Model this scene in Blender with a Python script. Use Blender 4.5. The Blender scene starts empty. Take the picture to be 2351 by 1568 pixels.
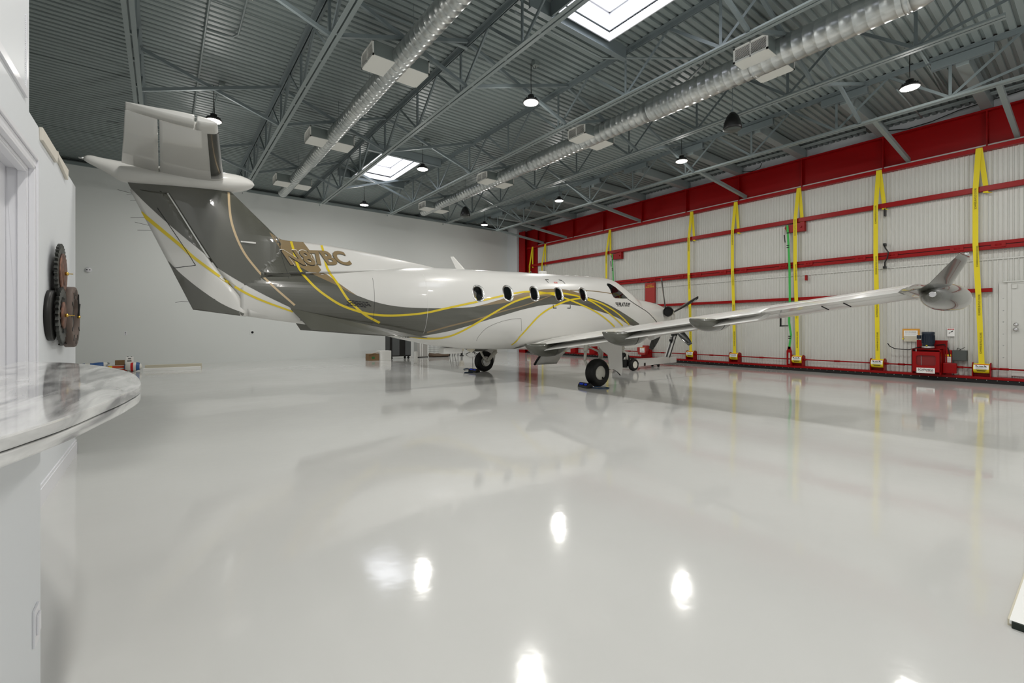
import bpy, bmesh, math, random
from mathutils import Vector, Matrix
from mathutils.bvhtree import BVHTree
from mathutils.geometry import delaunay_2d_cdt
random.seed(7)
scene = bpy.context.scene
COL = scene.collection
PI = math.pi
R = math.radians

# ------------------------------------------------------------------ materials
def lin(c):
    if isinstance(c, str):
        c = c.lstrip('#'); c = [int(c[i:i+2], 16)/255 for i in (0, 2, 4)]
    return tuple((x/12.92 if x <= .04045 else ((x+.055)/1.055)**2.4) for x in c[:3]) + (1.0,)

MATS = {}
def mat(name, col, rough=.5, metal=0., coat=0., spec=.5, emit=None, estr=0., alpha=1., trans=0., ior=1.45):
    m = bpy.data.materials.new(name); m.use_nodes = True
    b = m.node_tree.nodes['Principled BSDF']
    b.inputs['Base Color'].default_value = lin(col)
    b.inputs['Roughness'].default_value = rough
    b.inputs['Metallic'].default_value = metal
    b.inputs['Coat Weight'].default_value = coat
    b.inputs['Coat Roughness'].default_value = .04
    b.inputs['Specular IOR Level'].default_value = spec
    b.inputs['IOR'].default_value = ior
    b.inputs['Transmission Weight'].default_value = trans
    b.inputs['Alpha'].default_value = alpha
    if emit:
        b.inputs['Emission Color'].default_value = lin(emit)
        b.inputs['Emission Strength'].default_value = estr
    MATS[name] = m
    return m

def nodes_of(m):
    t = m.node_tree
    return t, t.nodes, t.links, t.nodes['Principled BSDF']

def add_noise_variation(m, col_a, col_b, scale=3., detail=3., coord='Object', stretch=(1, 1, 1), lo=.35, hi=.65):
    t, n, l, b = nodes_of(m)
    tc = n.new('ShaderNodeTexCoord'); mp = n.new('ShaderNodeMapping'); mp.inputs['Scale'].default_value = stretch
    nz = n.new('ShaderNodeTexNoise'); nz.inputs['Scale'].default_value = scale; nz.inputs['Detail'].default_value = detail
    cr = n.new('ShaderNodeValToRGB'); cr.color_ramp.elements[0].position = lo; cr.color_ramp.elements[1].position = hi
    cr.color_ramp.elements[0].color = lin(col_a); cr.color_ramp.elements[1].color = lin(col_b)
    l.new(tc.outputs[coord], mp.inputs['Vector']); l.new(mp.outputs['Vector'], nz.inputs['Vector'])
    l.new(nz.outputs['Fac'], cr.inputs['Fac']); l.new(cr.outputs['Color'], b.inputs['Base Color'])
    return mp, nz, cr

def add_bump(m, scale, strength, dist=.01, stretch=(1, 1, 1), coord='Object', detail=2.):
    t, n, l, b = nodes_of(m)
    tc = n.new('ShaderNodeTexCoord'); mp = n.new('ShaderNodeMapping'); mp.inputs['Scale'].default_value = stretch
    nz = n.new('ShaderNodeTexNoise'); nz.inputs['Scale'].default_value = scale; nz.inputs['Detail'].default_value = detail
    bp = n.new('ShaderNodeBump'); bp.inputs['Strength'].default_value = strength; bp.inputs['Distance'].default_value = dist
    l.new(tc.outputs[coord], mp.inputs['Vector']); l.new(mp.outputs['Vector'], nz.inputs['Vector'])
    l.new(nz.outputs['Fac'], bp.inputs['Height']); l.new(bp.outputs['Normal'], b.inputs['Normal'])

# ------------------------------------------------------------------ mesh builder
def V(*a): return Vector(a)

class MB:
    def __init__(s):
        s.v = []; s.f = []; s.m = []; s.s = []
    def add(s, vs, fs, mi=0, smooth=False):
        k = len(s.v)
        s.v += [tuple(p) for p in vs]
        for f in fs:
            s.f.append(tuple(i+k for i in f)); s.m.append(mi); s.s.append(smooth)
        return s
    def box(s, x0, x1, y0, y1, z0, z1, mi=0):
        vs = [(x0,y0,z0),(x1,y0,z0),(x1,y1,z0),(x0,y1,z0),(x0,y0,z1),(x1,y0,z1),(x1,y1,z1),(x0,y1,z1)]
        return s.add(vs, [(0,3,2,1),(4,5,6,7),(0,1,5,4),(1,2,6,5),(2,3,7,6),(3,0,4,7)], mi)
    def obox(s, c, ax, ay, az, mi=0):
        """box from centre and three half-axis vectors"""
        c = Vector(c); ax = Vector(ax); ay = Vector(ay); az = Vector(az)
        vs = [c+ax*i+ay*j+az*k for k in (-1,1) for (i,j) in ((-1,-1),(1,-1),(1,1),(-1,1))]
        return s.add(vs, [(0,3,2,1),(4,5,6,7),(0,1,5,4),(1,2,6,5),(2,3,7,6),(3,0,4,7)], mi)
    def bar(s, p, q, w, h, mi=0, up=(0,0,1)):
        p = Vector(p); q = Vector(q); d = (q-p); L = d.length; d.normalize()
        up = Vector(up)
        if abs(d.dot(up)) > .98: up = Vector((0,1,0))
        sx = d.cross(up).normalized(); sy = sx.cross(d).normalized()
        return s.obox((p+q)/2, sx*w/2, d*L/2, sy*h/2, mi)
    def angle(s, p, q, w, t, mi=0, up=(0,0,1), flip=1):
        """an L section"""
        p = Vector(p); q = Vector(q); d = (q-p).normalized(); up = Vector(up)
        if abs(d.dot(up)) > .98: up = Vector((0,1,0))
        sx = d.cross(up).normalized(); sy = sx.cross(d).normalized()
        L = (q-p).length; c = (p+q)/2
        s.obox(c + sx*0, sx*w/2, d*L/2, sy*t/2, mi)
        s.obox(c + sx*flip*(w/2-t/2) + sy*(w/2+t/2), sx*t/2, d*L/2, sy*w/2, mi)
        return s
    def loft(s, rings, mi=0, closed=True, cap0=True, cap1=True, smooth=True):
        k = len(s.v); n = len(rings[0])
        for r in rings: s.v += [tuple(p) for p in r]
        for i in range(len(rings)-1):
            for j in range(n if closed else n-1):
                a = k+i*n+j; b = k+i*n+(j+1) % n
                s.f.append((a, b, b+n, a+n)); s.m.append(mi); s.s.append(smooth)
        if closed and cap0: s.f.append(tuple(k+j for j in reversed(range(n)))); s.m.append(mi); s.s.append(False)
        if closed and cap1: s.f.append(tuple(k+(len(rings)-1)*n+j for j in range(n))); s.m.append(mi); s.s.append(False)
        return s
    def tube(s, pts, r, n=10, mi=0, cap=True, smooth=True, ref=(0,0,1)):
        pts = [Vector(p) for p in pts]; rings = []
        rr = r if isinstance(r, (list, tuple)) else [r]*len(pts)
        up = Vector(ref)
        for i, p in enumerate(pts):
            d = (pts[min(i+1, len(pts)-1)] - pts[max(i-1, 0)]).normalized()
            if abs(d.dot(up)) > .97: up = Vector((0,1,0)) if abs(d.y) < .9 else Vector((1,0,0))
            a = d.cross(up).normalized(); b = a.cross(d).normalized(); up = b
            rings.append([p + (a*math.cos(2*PI*j/n)+b*math.sin(2*PI*j/n))*rr[i] for j in range(n)])
        return s.loft(rings, mi, True, cap, cap, smooth)
    def cyl(s, p, q, r, n=16, mi=0, smooth=True, r2=None):
        return s.tube([p, q], [r, r if r2 is None else r2], n, mi, True, smooth)
    def lathe(s, prof, c=(0,0,0), axis='z', n=24, mi=0, smooth=True, cap=True):
        """prof = [(radius, height)...] about an axis through c"""
        rings = []
        for r, h in prof:
            ring = []
            for j in range(n):
                a = 2*PI*j/n; x = max(r, 1e-4)*math.cos(a); y = max(r, 1e-4)*math.sin(a)
                if axis == 'z': p = (c[0]+x, c[1]+y, c[2]+h)
                elif axis == 'y': p = (c[0]+x, c[1]+h, c[2]+y)
                else: p = (c[0]+h, c[1]+x, c[2]+y)
                ring.append(p)
            rings.append(ring)
        return s.loft(rings, mi, True, cap, cap, smooth)
    def prism(s, poly, axis, t0, t1, mi=0, smooth=False):
        """2D polygon extruded along an axis: 'x' poly=(y,z), 'y' poly=(x,z), 'z' poly=(x,y)"""
        def P(a, b, t):
            return {'x': (t, a, b), 'y': (a, t, b), 'z': (a, b, t)}[axis]
        n = len(poly)
        vs = [P(a, b, t0) for a, b in poly] + [P(a, b, t1) for a, b in poly]
        fs = [tuple(range(n)), tuple(reversed(range(n, 2*n)))]
        k = len(s.f)
        s.add(vs, fs, mi, False)
        s.add(vs, [], mi)
        base = len(s.v)-len(vs)
        for i in range(n):
            j = (i+1) % n
            s.f.append((base+i, base+n+i, base+n+j, base+j)); s.m.append(mi); s.s.append(smooth)
        return s
    def xform(s, M):
        s.v = [tuple(M @ Vector(p)) for p in s.v]; return s

WLOC = {}
def wloc(o): return WLOC.get(o.name, Vector((0,0,0)))

def setp(o, label=None, cat=None, group=None, kind=None):
    if label: o['label'] = label
    if cat: o['category'] = cat
    if group: o['group'] = group
    if kind: o['kind'] = kind
    return o

def build(mb, name, mats, parent=None, label=None, cat=None, group=None, kind=None, bevel=0., merge=True, recalc=True, seg=2):
    if not isinstance(mats, (list, tuple)): mats = [mats]
    off = wloc(parent) if parent else None
    vs = mb.v
    if off is None:
        xs = [p[0] for p in vs]; ys = [p[1] for p in vs]; zs = [p[2] for p in vs]
        off = Vector(((min(xs)+max(xs))/2, (min(ys)+max(ys))/2, min(zs)))
    me = bpy.data.meshes.new(name)
    me.from_pydata([(p[0]-off[0], p[1]-off[1], p[2]-off[2]) for p in vs], [], mb.f)
    for m in mats: me.materials.append(m)
    me.polygons.foreach_set('material_index', mb.m)
    me.polygons.foreach_set('use_smooth', mb.s)
    bm = bmesh.new(); bm.from_mesh(me)
    if merge: bmesh.ops.remove_doubles(bm, verts=bm.verts, dist=1e-5)
    if recalc: bmesh.ops.recalc_face_normals(bm, faces=bm.faces)
    if bevel > 0:
        ed = [e for e in bm.edges if len(e.link_faces) == 2 and e.calc_face_angle(0) > .7]
        bmesh.ops.bevel(bm, geom=ed, offset=bevel, segments=seg, affect='EDGES', clamp_overlap=True, profile=.6)
    bm.to_mesh(me); bm.free()
    o = bpy.data.objects.new(name, me); COL.objects.link(o)
    if parent:
        o.parent = parent; WLOC[o.name] = off
    else:
        o.location = off; WLOC[o.name] = off
    return setp(o, label, cat, group, kind)

def thing(name, loc, label, cat, group=None):
    e = bpy.data.objects.new(name, None); COL.objects.link(e)
    e.location = loc; e.empty_display_size = .1
    WLOC[e.name] = Vector(loc)
    return setp(e, label, cat, group)

def dup(root, loc, label=None, group=None, rotz=None):
    r = root.copy(); COL.objects.link(r); r.location = loc
    if rotz is not None: r.rotation_euler = (0, 0, rotz)
    WLOC[r.name] = Vector(loc)
    if label: r['label'] = label
    if group: r['group'] = group
    for ch in list(root.children):
        c = ch.copy(); COL.objects.link(c); c.parent = r
        for g in list(ch.children):
            d = g.copy(); COL.objects.link(d); d.parent = c
    return r

def text_tris(txt, size=1., offset=0., spacing=1.):
    """flat triangles of a word: list of 2D verts and triangles, x to the right, y up, left-bottom at 0"""
    cu = bpy.data.curves.new('t', 'FONT'); cu.body = txt; cu.size = size; cu.offset = offset; cu.space_character = spacing
    cu.fill_mode = 'FRONT'; cu.resolution_u = 4
    o = bpy.data.objects.new('t', cu); COL.objects.link(o)
    dg = bpy.context.evaluated_depsgraph_get(); dg.update()
    me = bpy.data.meshes.new_from_object(o.evaluated_get(dg))
    me.calc_loop_triangles()
    vs = [(v.co.x, v.co.y) for v in me.vertices]; tr = [tuple(t.vertices) for t in me.loop_triangles]
    bpy.data.objects.remove(o); bpy.data.curves.remove(cu); bpy.data.meshes.remove(me)
    if vs:
        mx = min(p[0] for p in vs); my = min(p[1] for p in vs); Mx = max(p[0] for p in vs); My = max(p[1] for p in vs)
        vs = [(p[0]-mx, p[1]-my) for p in vs]
        return vs, tr, Mx-mx, My-my
    return vs, tr, 0, 0

def put_text(mb, txt, origin, ex, ey, w, h, mi=0, offset=0., spacing=1.):
    """letters laid on a surface: ex to the right, ey up (unit vectors), fitted to w x h, centred at origin"""
    vs, tr, tw, th = text_tris(txt, 1., offset, spacing)
    if not vs: return
    o = Vector(origin); ex = Vector(ex); ey = Vector(ey)
    mb.add([o + ex*((x/tw-.5)*w) + ey*((y/th-.5)*h) for x, y in vs], tr, mi)

def rrect(w, h, r, n=5):
    """rounded rectangle outline centred at 0"""
    out = []
    for cx, cy, a0 in ((w/2-r, h/2-r, 0), (-w/2+r, h/2-r, 90), (-w/2+r, -h/2+r, 180), (w/2-r, -h/2+r, 270)):
        for i in range(n+1):
            a = R(a0+90*i/n); out.append((cx+r*math.cos(a), cy+r*math.sin(a)))
    return out

def pchip(xs, ys):
    n = len(xs); h = [xs[i+1]-xs[i] for i in range(n-1)]; d = [(ys[i+1]-ys[i])/h[i] for i in range(n-1)]
    m = [0]*n; m[0] = d[0]; m[-1] = d[-1]
    for i in range(1, n-1):
        if d[i-1]*d[i] > 0:
            w1 = 2*h[i]+h[i-1]; w2 = h[i]+2*h[i-1]; m[i] = (w1+w2)/(w1/d[i-1]+w2/d[i])
    def f(x):
        if x <= xs[0]: return ys[0]
        if x >= xs[-1]: return ys[-1]
        i = 0
        while x > xs[i+1]: i += 1
        t = (x-xs[i])/h[i]; t2 = t*t; t3 = t2*t
        return (2*t3-3*t2+1)*ys[i]+(t3-2*t2+t)*h[i]*m[i]+(-2*t3+3*t2)*ys[i+1]+(t3-t2)*h[i]*m[i+1]
    return f

# ------------------------------------------------------------------ camera
cam_d = bpy.data.cameras.new('camera'); cam = bpy.data.objects.new('camera', cam_d); COL.objects.link(cam)
cam.location = (0, 0, 1.30); cam.rotation_euler = (R(90), 0, R(-37.35))
cam_d.sensor_width = 36.; cam_d.lens = 1050/2351*36.; cam_d.shift_y = -30/2351
cam_d.clip_start = .05; cam_d.clip_end = 100
scene.camera = cam
scene.view_settings.view_transform = 'Standard'
scene.view_settings.look = 'None'; scene.view_settings.gamma = 1.; scene.view_settings.exposure = -1.32
scene.view_settings.use_curve_mapping = False
scene.cycles.use_denoising = True
scene.cycles.max_bounces = 8; scene.cycles.diffuse_bounces = 5; scene.cycles.glossy_bounces = 5
scene.cycles.transmission_bounces = 6; scene.cycles.transparent_max_bounces = 8
scene.cycles.sample_clamp_indirect = 8.
scene.cycles.caustics_reflective = False; scene.cycles.caustics_refractive = False
w = bpy.data.worlds.new('world'); scene.world = w; w.use_nodes = True
w.node_tree.nodes['Background'].inputs['Color'].default_value = (.75, .86, 1, 1)
w.node_tree.nodes['Background'].inputs['Strength'].default_value = 1.0

# ------------------------------------------------------------------ palette
M_wall = mat('wall_grey_paint', '#d6d9d7', .55)
M_white_wall = mat('white_wall_paint', '#dcdfe2', .5)
M_trim_white = mat('white_trim_paint', '#e2e2e6', .35)
M_deck = mat('deck_grey_paint', '#7e8887', .42)
M_steel = mat('joist_grey_paint', '#848e8e', .4)
M_steel_d = mat('joist_web_paint', '#6f797b', .45)
M_red = mat('red_enamel', '#930306', .4, spec=.3)
M_white_metal = mat('white_ribbed_steel', '#d2d2cd', .4)
M_yellow = mat('yellow_webbing', '#e6d222', .6)
M_yellow_lbl = mat('yellow_label', '#f1da1e', .4)
M_green = mat('green_webbing', '#3fae4e', .6)
M_black = mat('black_rubber', '#121212', .55)
M_blackp = mat('black_plastic', '#161616', .35)
M_ink = mat('black_ink', '#101010', .5)
M_paper = mat('white_paper', '#efefec', .5)
M_redink = mat('red_ink', '#c01818', .5)
M_galv = mat('galvanised_steel', '#c9cccb', .3, metal=.9)
M_galv_d = mat('galvanised_box', '#9aa3a0', .4, metal=.6)
M_regwhite = mat('register_white', '#e6e6e0', .4)
M_dark = mat('dark_void', '#0b0b0b', .8)
M_lens = mat('lamp_lens', '#ffffff', .4, emit='#fff6e2', estr=30.)
M_housing = mat('lamp_housing', '#2b2b2b', .5)
M_dome = mat('skylight_acrylic', '#ffffff', .4, emit='#f3f6ff', estr=9.)
M_alu = mat('aluminium', '#c8c8c6', .35, metal=.8)
M_chrome = mat('chrome', '#dddddd', .12, metal=1.)
M_blue = mat('blue_rubber', '#1c3fd0', .4)
M_navy = mat('navy_paint', '#1c2736', .4)
M_greybox = mat('grey_enclosure', '#4d524f', .5)
M_brown = mat('brown_cardboard', '#7d6243', .7)
M_beige = mat('beige_plastic', '#c9c3b0', .5)
M_ochre = mat('manila_paper', '#d79a3a', .6)

# aircraft paint
P_white = mat('aircraft_white_paint', '#d9d8d4', .3, coat=.5)
P_grey = mat('aircraft_charcoal_paint', '#53534b', .25, coat=.9)
P_tan = mat('aircraft_bronze_paint', '#8a7757', .28, coat=.6)
P_yel = mat('aircraft_yellow_paint', '#ddc321', .3, coat=.6)
P_beige = mat('aircraft_beige_paint', '#c8b18c', .3, coat=.6)
P_boot = mat('deicing_boot_rubber', '#2a2a28', .18, coat=.8)
P_glass = mat('tinted_glass', '#0c0e10', .04, coat=1.)
P_silver = mat('polished_aluminium', '#cfcfcd', .18, metal=1.)
P_inside = mat('cabin_lining', '#3a3936', .7)

# epoxy floor: glossy, faint mottling and roller waviness
M_floor = mat('epoxy_floor', '#c4c4bf', .1, spec=.6)
mp, nz, cr = add_noise_variation(M_floor, '#c6c6c3', '#cfcfcc', .35, 4.)
t, n, l, b = nodes_of(M_floor)
tc = n.new('ShaderNodeTexCoord'); nr = n.new('ShaderNodeTexNoise'); nr.inputs['Scale'].default_value = .55; nr.inputs['Detail'].default_value = 5.
mr = n.new('ShaderNodeMapRange'); mr.inputs['From Min'].default_value = .3; mr.inputs['From Max'].default_value = .7
mr.inputs['To Min'].default_value = .045; mr.inputs['To Max'].default_value = .12
l.new(tc.outputs['Object'], nr.inputs['Vector']); l.new(nr.outputs['Fac'], mr.inputs['Value']); l.new(mr.outputs['Result'], b.inputs['Roughness'])
add_bump(M_floor, 5.5, .045, .02, detail=3.)

# veined marble
M_marble = mat('marble', '#d8d8d6', .06, spec=.55)
t, n, l, b = nodes_of(M_marble)
tc = n.new('ShaderNodeTexCoord'); mp = n.new('ShaderNodeMapping'); mp.inputs['Scale'].default_value = (9, 1.6, 14); mp.inputs['Rotation'].default_value = (0, 0, R(-40))
nz = n.new('ShaderNodeTexNoise'); nz.inputs['Scale'].default_value = 1.3; nz.inputs['Detail'].default_value = 7.; nz.inputs['Distortion'].default_value = 1.1
cr = n.new('ShaderNodeValToRGB')
for e_, p_, c_ in ((0, .34, '#8b8b8c'), (1, .72, '#e2e2e0')):
    cr.color_ramp.elements[e_].position = p_; cr.color_ramp.elements[e_].color = lin(c_)
ee = cr.color_ramp.elements.new(.5); ee.color = lin('#c3c3c2')
l.new(tc.outputs['Object'], mp.inputs['Vector']); l.new(mp.outputs['Vector'], nz.inputs['Vector']); l.new(nz.outputs['Fac'], cr.inputs['Fac']); l.new(cr.outputs['Color'], b.inputs['Base Color'])

# streaky galvanised duct skin

add_noise_variation(M_galv, '#b4b9b9', '#d8dad8', 2.2, 4., stretch=(3, .5, 3))
add_bump(M_deck, 40, .05, .002)
# ================================================================== ROOM SHELL
XW, XD, YB, YN, ZD = -7.0, 15.95, 20.47, -2.2, 6.85
def struct(mb, name, m, label=None, cat='structure', bevel=0, parent=None):
    return build(mb, name, m, parent, label, cat if parent is None else None, None, 'structure' if parent is None else None, bevel)

struct(MB().box(XW, 17.2, YN, 21.2, -.12, 0), 'floor', M_floor, 'glossy light grey epoxy hangar floor', 'floor')
struct(MB().box(XW, 15.3, YB, YB+.2, 0, 6.62), 'wall_back', M_wall, 'long pale grey painted wall behind the aircraft', 'wall')
struct(MB().box(XW, 17.2, YB+.35, YB+.5, 6.4, 7.1), 'wall_back_parapet', M_deck, 'dark recessed strip above the grey back wall', 'wall')
lg = MB(); lg.box(XW, 15.3, YB-.06, YB+.36, 6.62, 6.64); lg.box(XW, 15.3, YB-.06, YB-.05, 6.64, 6.72)
struct(lg, 'trim_1', M_steel, 'light grey steel ledger along the top of the back wall', 'trim')
struct(MB().box(XW, 15.28, YB-.018, YB, 0, .11), 'baseboard_back', M_wall, 'low grey baseboard along the back wall', 'baseboard')
struct(MB().box(15.3, 16.2, 19.62, YB+.5, 0, 6.85), 'wall_corner', M_white_wall, 'white wall return in the corner beside the red column', 'wall')
struct(MB().box(XW-.2, XW, YN, 21, 0, 7.0), 'wall_west', M_wall, 'grey far left wall behind the office block', 'wall')
struct(MB().box(XW, 17.2, YN-.2, YN, 0, 7.0), 'wall_near', M_white_wall, 'white wall behind the viewer', 'wall')
struct(MB().box(XD, XD+.2, YN, 19.62, 5.4, 7.1), 'wall_right', M_white_wall, 'white wall strip above the red header beam', 'wall')

# office block on the left (low part with a far corner, tall part nearer)
XL = -.72
struct(MB().box(-5., XL, 4.44, 6.50, 0, 2.765), 'wall_left', M_white_wall, 'white low partition wall ending in a corner, gear clock on it', 'wall')
tall = MB()
tall.box(-5., XL, YN, .7, 0, 6.85).box(-5., XL, .7, 4.44, 2.40, 6.85).box(-5., XL-.3, .7, 4.44, 0, 2.40)
struct(tall, 'wall_left_tall', M_white_wall, 'white tall left wall reaching the roof above the doorway', 'wall')
bb = MB(); bb.box(XL, XL+.015, 4.56, 6.515, 0, .125); bb.box(XL, XL+.009, 4.56, 6.509, .125, .15); bb.box(-5, XL+.015, 6.50, 6.515, 0, .125)
struct(bb, 'baseboard_left', M_trim_white, 'white moulded baseboard at the foot of the left partition', 'baseboard')

# doorway in the tall left wall: casing, jamb, sliding panels
d1 = thing('door_1', (XL, 2.5, 0), 'white cased doorway with closed sliding panels on the left wall', 'door'); d1['kind'] = 'structure'
cas = MB()
cas.box(XL, XL+.022, 4.43, 4.545, 0, 2.49).box(XL, XL+.022, .6, 4.43, 2.385, 2.49)
cas.box(XL+.022, XL+.034, 4.515, 4.545, 0, 2.49).box(XL+.022, XL+.034, .6, 4.515, 2.46, 2.49)
cas.box(XL, XL+.030, 4.425, 4.445, 0, 2.40).box(XL, XL+.030, .6, 4.445, 2.38, 2.40)
build(cas, 'door_casing', M_trim_white, d1, bevel=.004)
jm = MB(); jm.box(XL-.10, XL, 4.40, 4.44, 0, 2.40).box(XL-.10, XL, .7, 4.40, 2.36, 2.40).box(XL-.045, XL-.005, 4.385, 4.40, 0, 2.36).box(XL-.045, XL-.005, .7, 4.385, 2.345, 2.36)
build(jm, 'door_jamb', M_trim_white, d1, bevel=.003)
build(MB().box(XL-.14, XL-.10, 4.22, 4.44, 0, 2.40), 'door_panel', M_trim_white, d1, bevel=.006)
build(MB().box(XL-.15, XL-.112, .7, 4.205, 0, 2.40), 'door_panel', M_trim_white, d1, bevel=.006)

# ------------------------------------------------------------------ roof deck (ribbed, with two skylight openings)
SKY = [(3.05, 5.72), (13.45, 16.13)]; SX0, SX1 = 5.36, 6.67
def deck_strip(mb, x0, x1, y0, y1):
    p = .152; prof = []; k0 = math.floor(y0/p); y = k0*p
    pts = []
    while y < y1+p:
        pts += [(y, ZD), (y+.085, ZD), (y+.098, ZD+.04), (y+.139, ZD+.04)]
        y += p
    pts = [(a, z) for a, z in pts if y0 <= a <= y1]
    pts = [(y0, pts[0][1])] + pts + [(y1, pts[-1][1])]
    mb.loft([[(x0, a, z) for a, z in pts], [(x1, a, z) for a, z in pts]], closed=False, smooth=False)
dk = MB()
deck_strip(dk, XW, SX0, YN, 20.95); deck_strip(dk, SX1, 16.15, YN, 20.95)
ys = [YN, SKY[0][0], SKY[0][1], SKY[1][0], SKY[1][1], 20.95]
for i in (0, 2, 4): deck_strip(dk, SX0, SX1, ys[i], ys[i+1])
for yy in (0.6, 4.6, 9.2, 13.2, 17.6): dk.box(XW, SX0-.05, yy, yy+.012, ZD-.012, ZD)   # deck side laps
deck = build(dk, 'ceiling', M_deck, None, 'grey corrugated steel roof deck', 'ceiling', None, 'structure', recalc=False)

# ------------------------------------------------------------------ skylights
for i, (y0, y1) in enumerate(SKY):
    e = thing('skylight', (SX0, y0, 6.70), ['domed skylight nearer the viewer at the top of the photo', 'domed skylight nearer the grey back wall'][i], 'skylight', 'skylights in the roof deck')
    band = MB(); z0, z1 = 6.70, 6.86; th = .02
    band.box(SX1, SX1+th, y0-th, y1+th, z0, z1).box(SX0-th, SX0, y0-th, y1+th, z0, z1).box(SX0, SX1, y1, y1+th, z0, z1).box(SX0, SX1, y0-th, y0, z0, z1)
    build(band, 'trim_band', M_trim_white, e)
    cb = MB(); z0, z1 = 6.90, 7.24
    cb.box(SX1, SX1+th, y0-th, y1+th, z0, z1).box(SX0-th, SX0, y0-th, y1+th, z0, z1).box(SX0, SX1, y1, y1+th, z0, z1).box(SX0, SX1, y0-th, y0, z0, z1)
    build(cb, 'curb', M_trim_white, e)
    fr = MB(); z0, z1 = 7.22, 7.25; q = .03
    fr.box(SX1-q, SX1, y0, y1, z0, z1).box(SX0, SX0+q, y0, y1, z0, z1).box(SX0, SX1, y1-q, y1, z0, z1).box(SX0, SX1, y0, y0+q, z0, z1)
    build(fr, 'dome_frame', M_alu, e)
    gap = MB(); gap.box(SX1+th, SX1+.06, y0-.06, y1+.06, 6.84, 6.92).box(SX0-.06, SX0-th, y0-.06, y1+.06, 6.84, 6.92).box(SX0, SX1, y1+th, y1+.06, 6.84, 6.92).box(SX0, SX1, y0-.06, y0-th, 6.84, 6.92)
    build(gap, 'deck_edge_shade', M_dark, e)  # deck edge drawn black to hold the shade between trim and curb
    N = 12; rings = []
    for a in range(N+1):
        u = a/N
        rings.append([(SX0+(SX1-SX0)*(j/N), y0+(y1-y0)*u, 7.25+.30*(1-(2*u-1)**4)*(1-(2*j/N-1)**4)) for j in range(N+1)])
    build(MB().loft(rings, closed=False), 'dome', M_dome, e, recalc=False)
    for yy in (y0-.16, y1+.10):
        pass
# opening frames: channels spanning between the joists at each end of a skylight
for i, (y0, y1) in enumerate(SKY):
    for k, yy in enumerate((y0-.12, y1+.08)):
        b_ = MB(); b_.box(4.80, 7.25, yy, yy+.03, 6.58, 6.85).box(4.80, 7.25, yy-.04, yy+.07, 6.575, 6.585)
        build(b_, 'skylight_header', M_steel_d, None, 'grey channel at the %s end of the skylight %s' % (('near', 'far')[k], ('nearer the viewer', 'nearer the back wall')[i]), 'beam', 'channels framing the skylights')
    b_ = MB(); b_.box(SX0-.12, SX0-.09, y0-.08, y1+.07, 6.60, 6.85)
    build(b_, 'skylight_trimmer', M_steel_d, None, 'grey channel along the left side of the skylight %s' % ('nearer the viewer', 'nearer the back wall')[i], 'beam', 'channels framing the skylights')

# ================================================================== JOISTS
JX = [-.40, 2.17, 4.70, 7.35, 9.94, 12.62]
JN = ['leftmost roof joist above the tail', 'roof joist left of the narrower duct', 'roof joist between the narrower duct and the skylights',
      'roof joist right of the skylights', 'roof joist right of the wider duct', 'roof joist nearest the red header beam']
ZB = 5.92; PAN = 1.96; YE = 17.65; YS = .95
bots = [YE-PAN*k for k in range(9)]
bots = [y for y in bots if y > YS-.1]
def web_mesh(name, p, q, w):
    return MB().angle(p, q, w, .006, up=(1, 0, 0))
for ji, x in enumerate(JX):
    e = thing('roof_joist', (x, 0, ZB), 'grey open-web steel ' + JN[ji], 'joist', 'open-web roof joists')
    bc = MB(); tcd = MB()
    for sgn in (-1, 1):
        bc.box(x+sgn*.045-.032, x+sgn*.045+.032, YS, YE+.12, ZB, ZB+.008)
        bc.box(x+sgn*.016-.004, x+sgn*.016+.004, YS, YE+.12, ZB+.008, ZB+.065)
        tcd.box(x+sgn*.05-.037, x+sgn*.05+.037, YN+.02, YB+.3, ZD-.010, ZD-.001)
        tcd.box(x+sgn*.017-.004, x+sgn*.017+.004, YN+.02, YB+.3, ZD-.085, ZD-.010)
    for y in bots:
        for yy in (y-.45, y+.45): bc.box(x-.012, x+.012, yy-.03, yy+.03, ZB+.008, ZB+.06)
    build(bc, 'bottom_chord', M_steel, e); build(tcd, 'top_chord', M_steel_d, e)
    zt = ZD-.06; zb = ZB+.04
    first = None
    for k, y in enumerate(bots):
        segs = [((x, y, zb), (x, y, zt)), ((x, y, zb), (x, y+PAN/2, zt)), ((x, y, zb), (x, y-PAN/2, zt))]
        for q_, (p, q) in enumerate(segs):
            if first is None or len(first) < 3:
                first = first or []
                first.append(build(MB().angle(p, q, .05, .006, up=(1, 0, 0)), 'web_member', M_steel_d, e))
            else:
                o = first[q_].copy(); COL.objects.link(o); o.parent = e; o.location = (0, y-bots[0], 0)
    build(MB().angle((x, YE, zb), (x, YB+.1, zt), .05, .006, up=(1, 0, 0)), 'end_web', M_steel_d, e)
    build(MB().angle((x, bots[-1], zb), (x, YN+.1, zt), .05, .006, up=(1, 0, 0)), 'end_web', M_steel_d, e)

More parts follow.
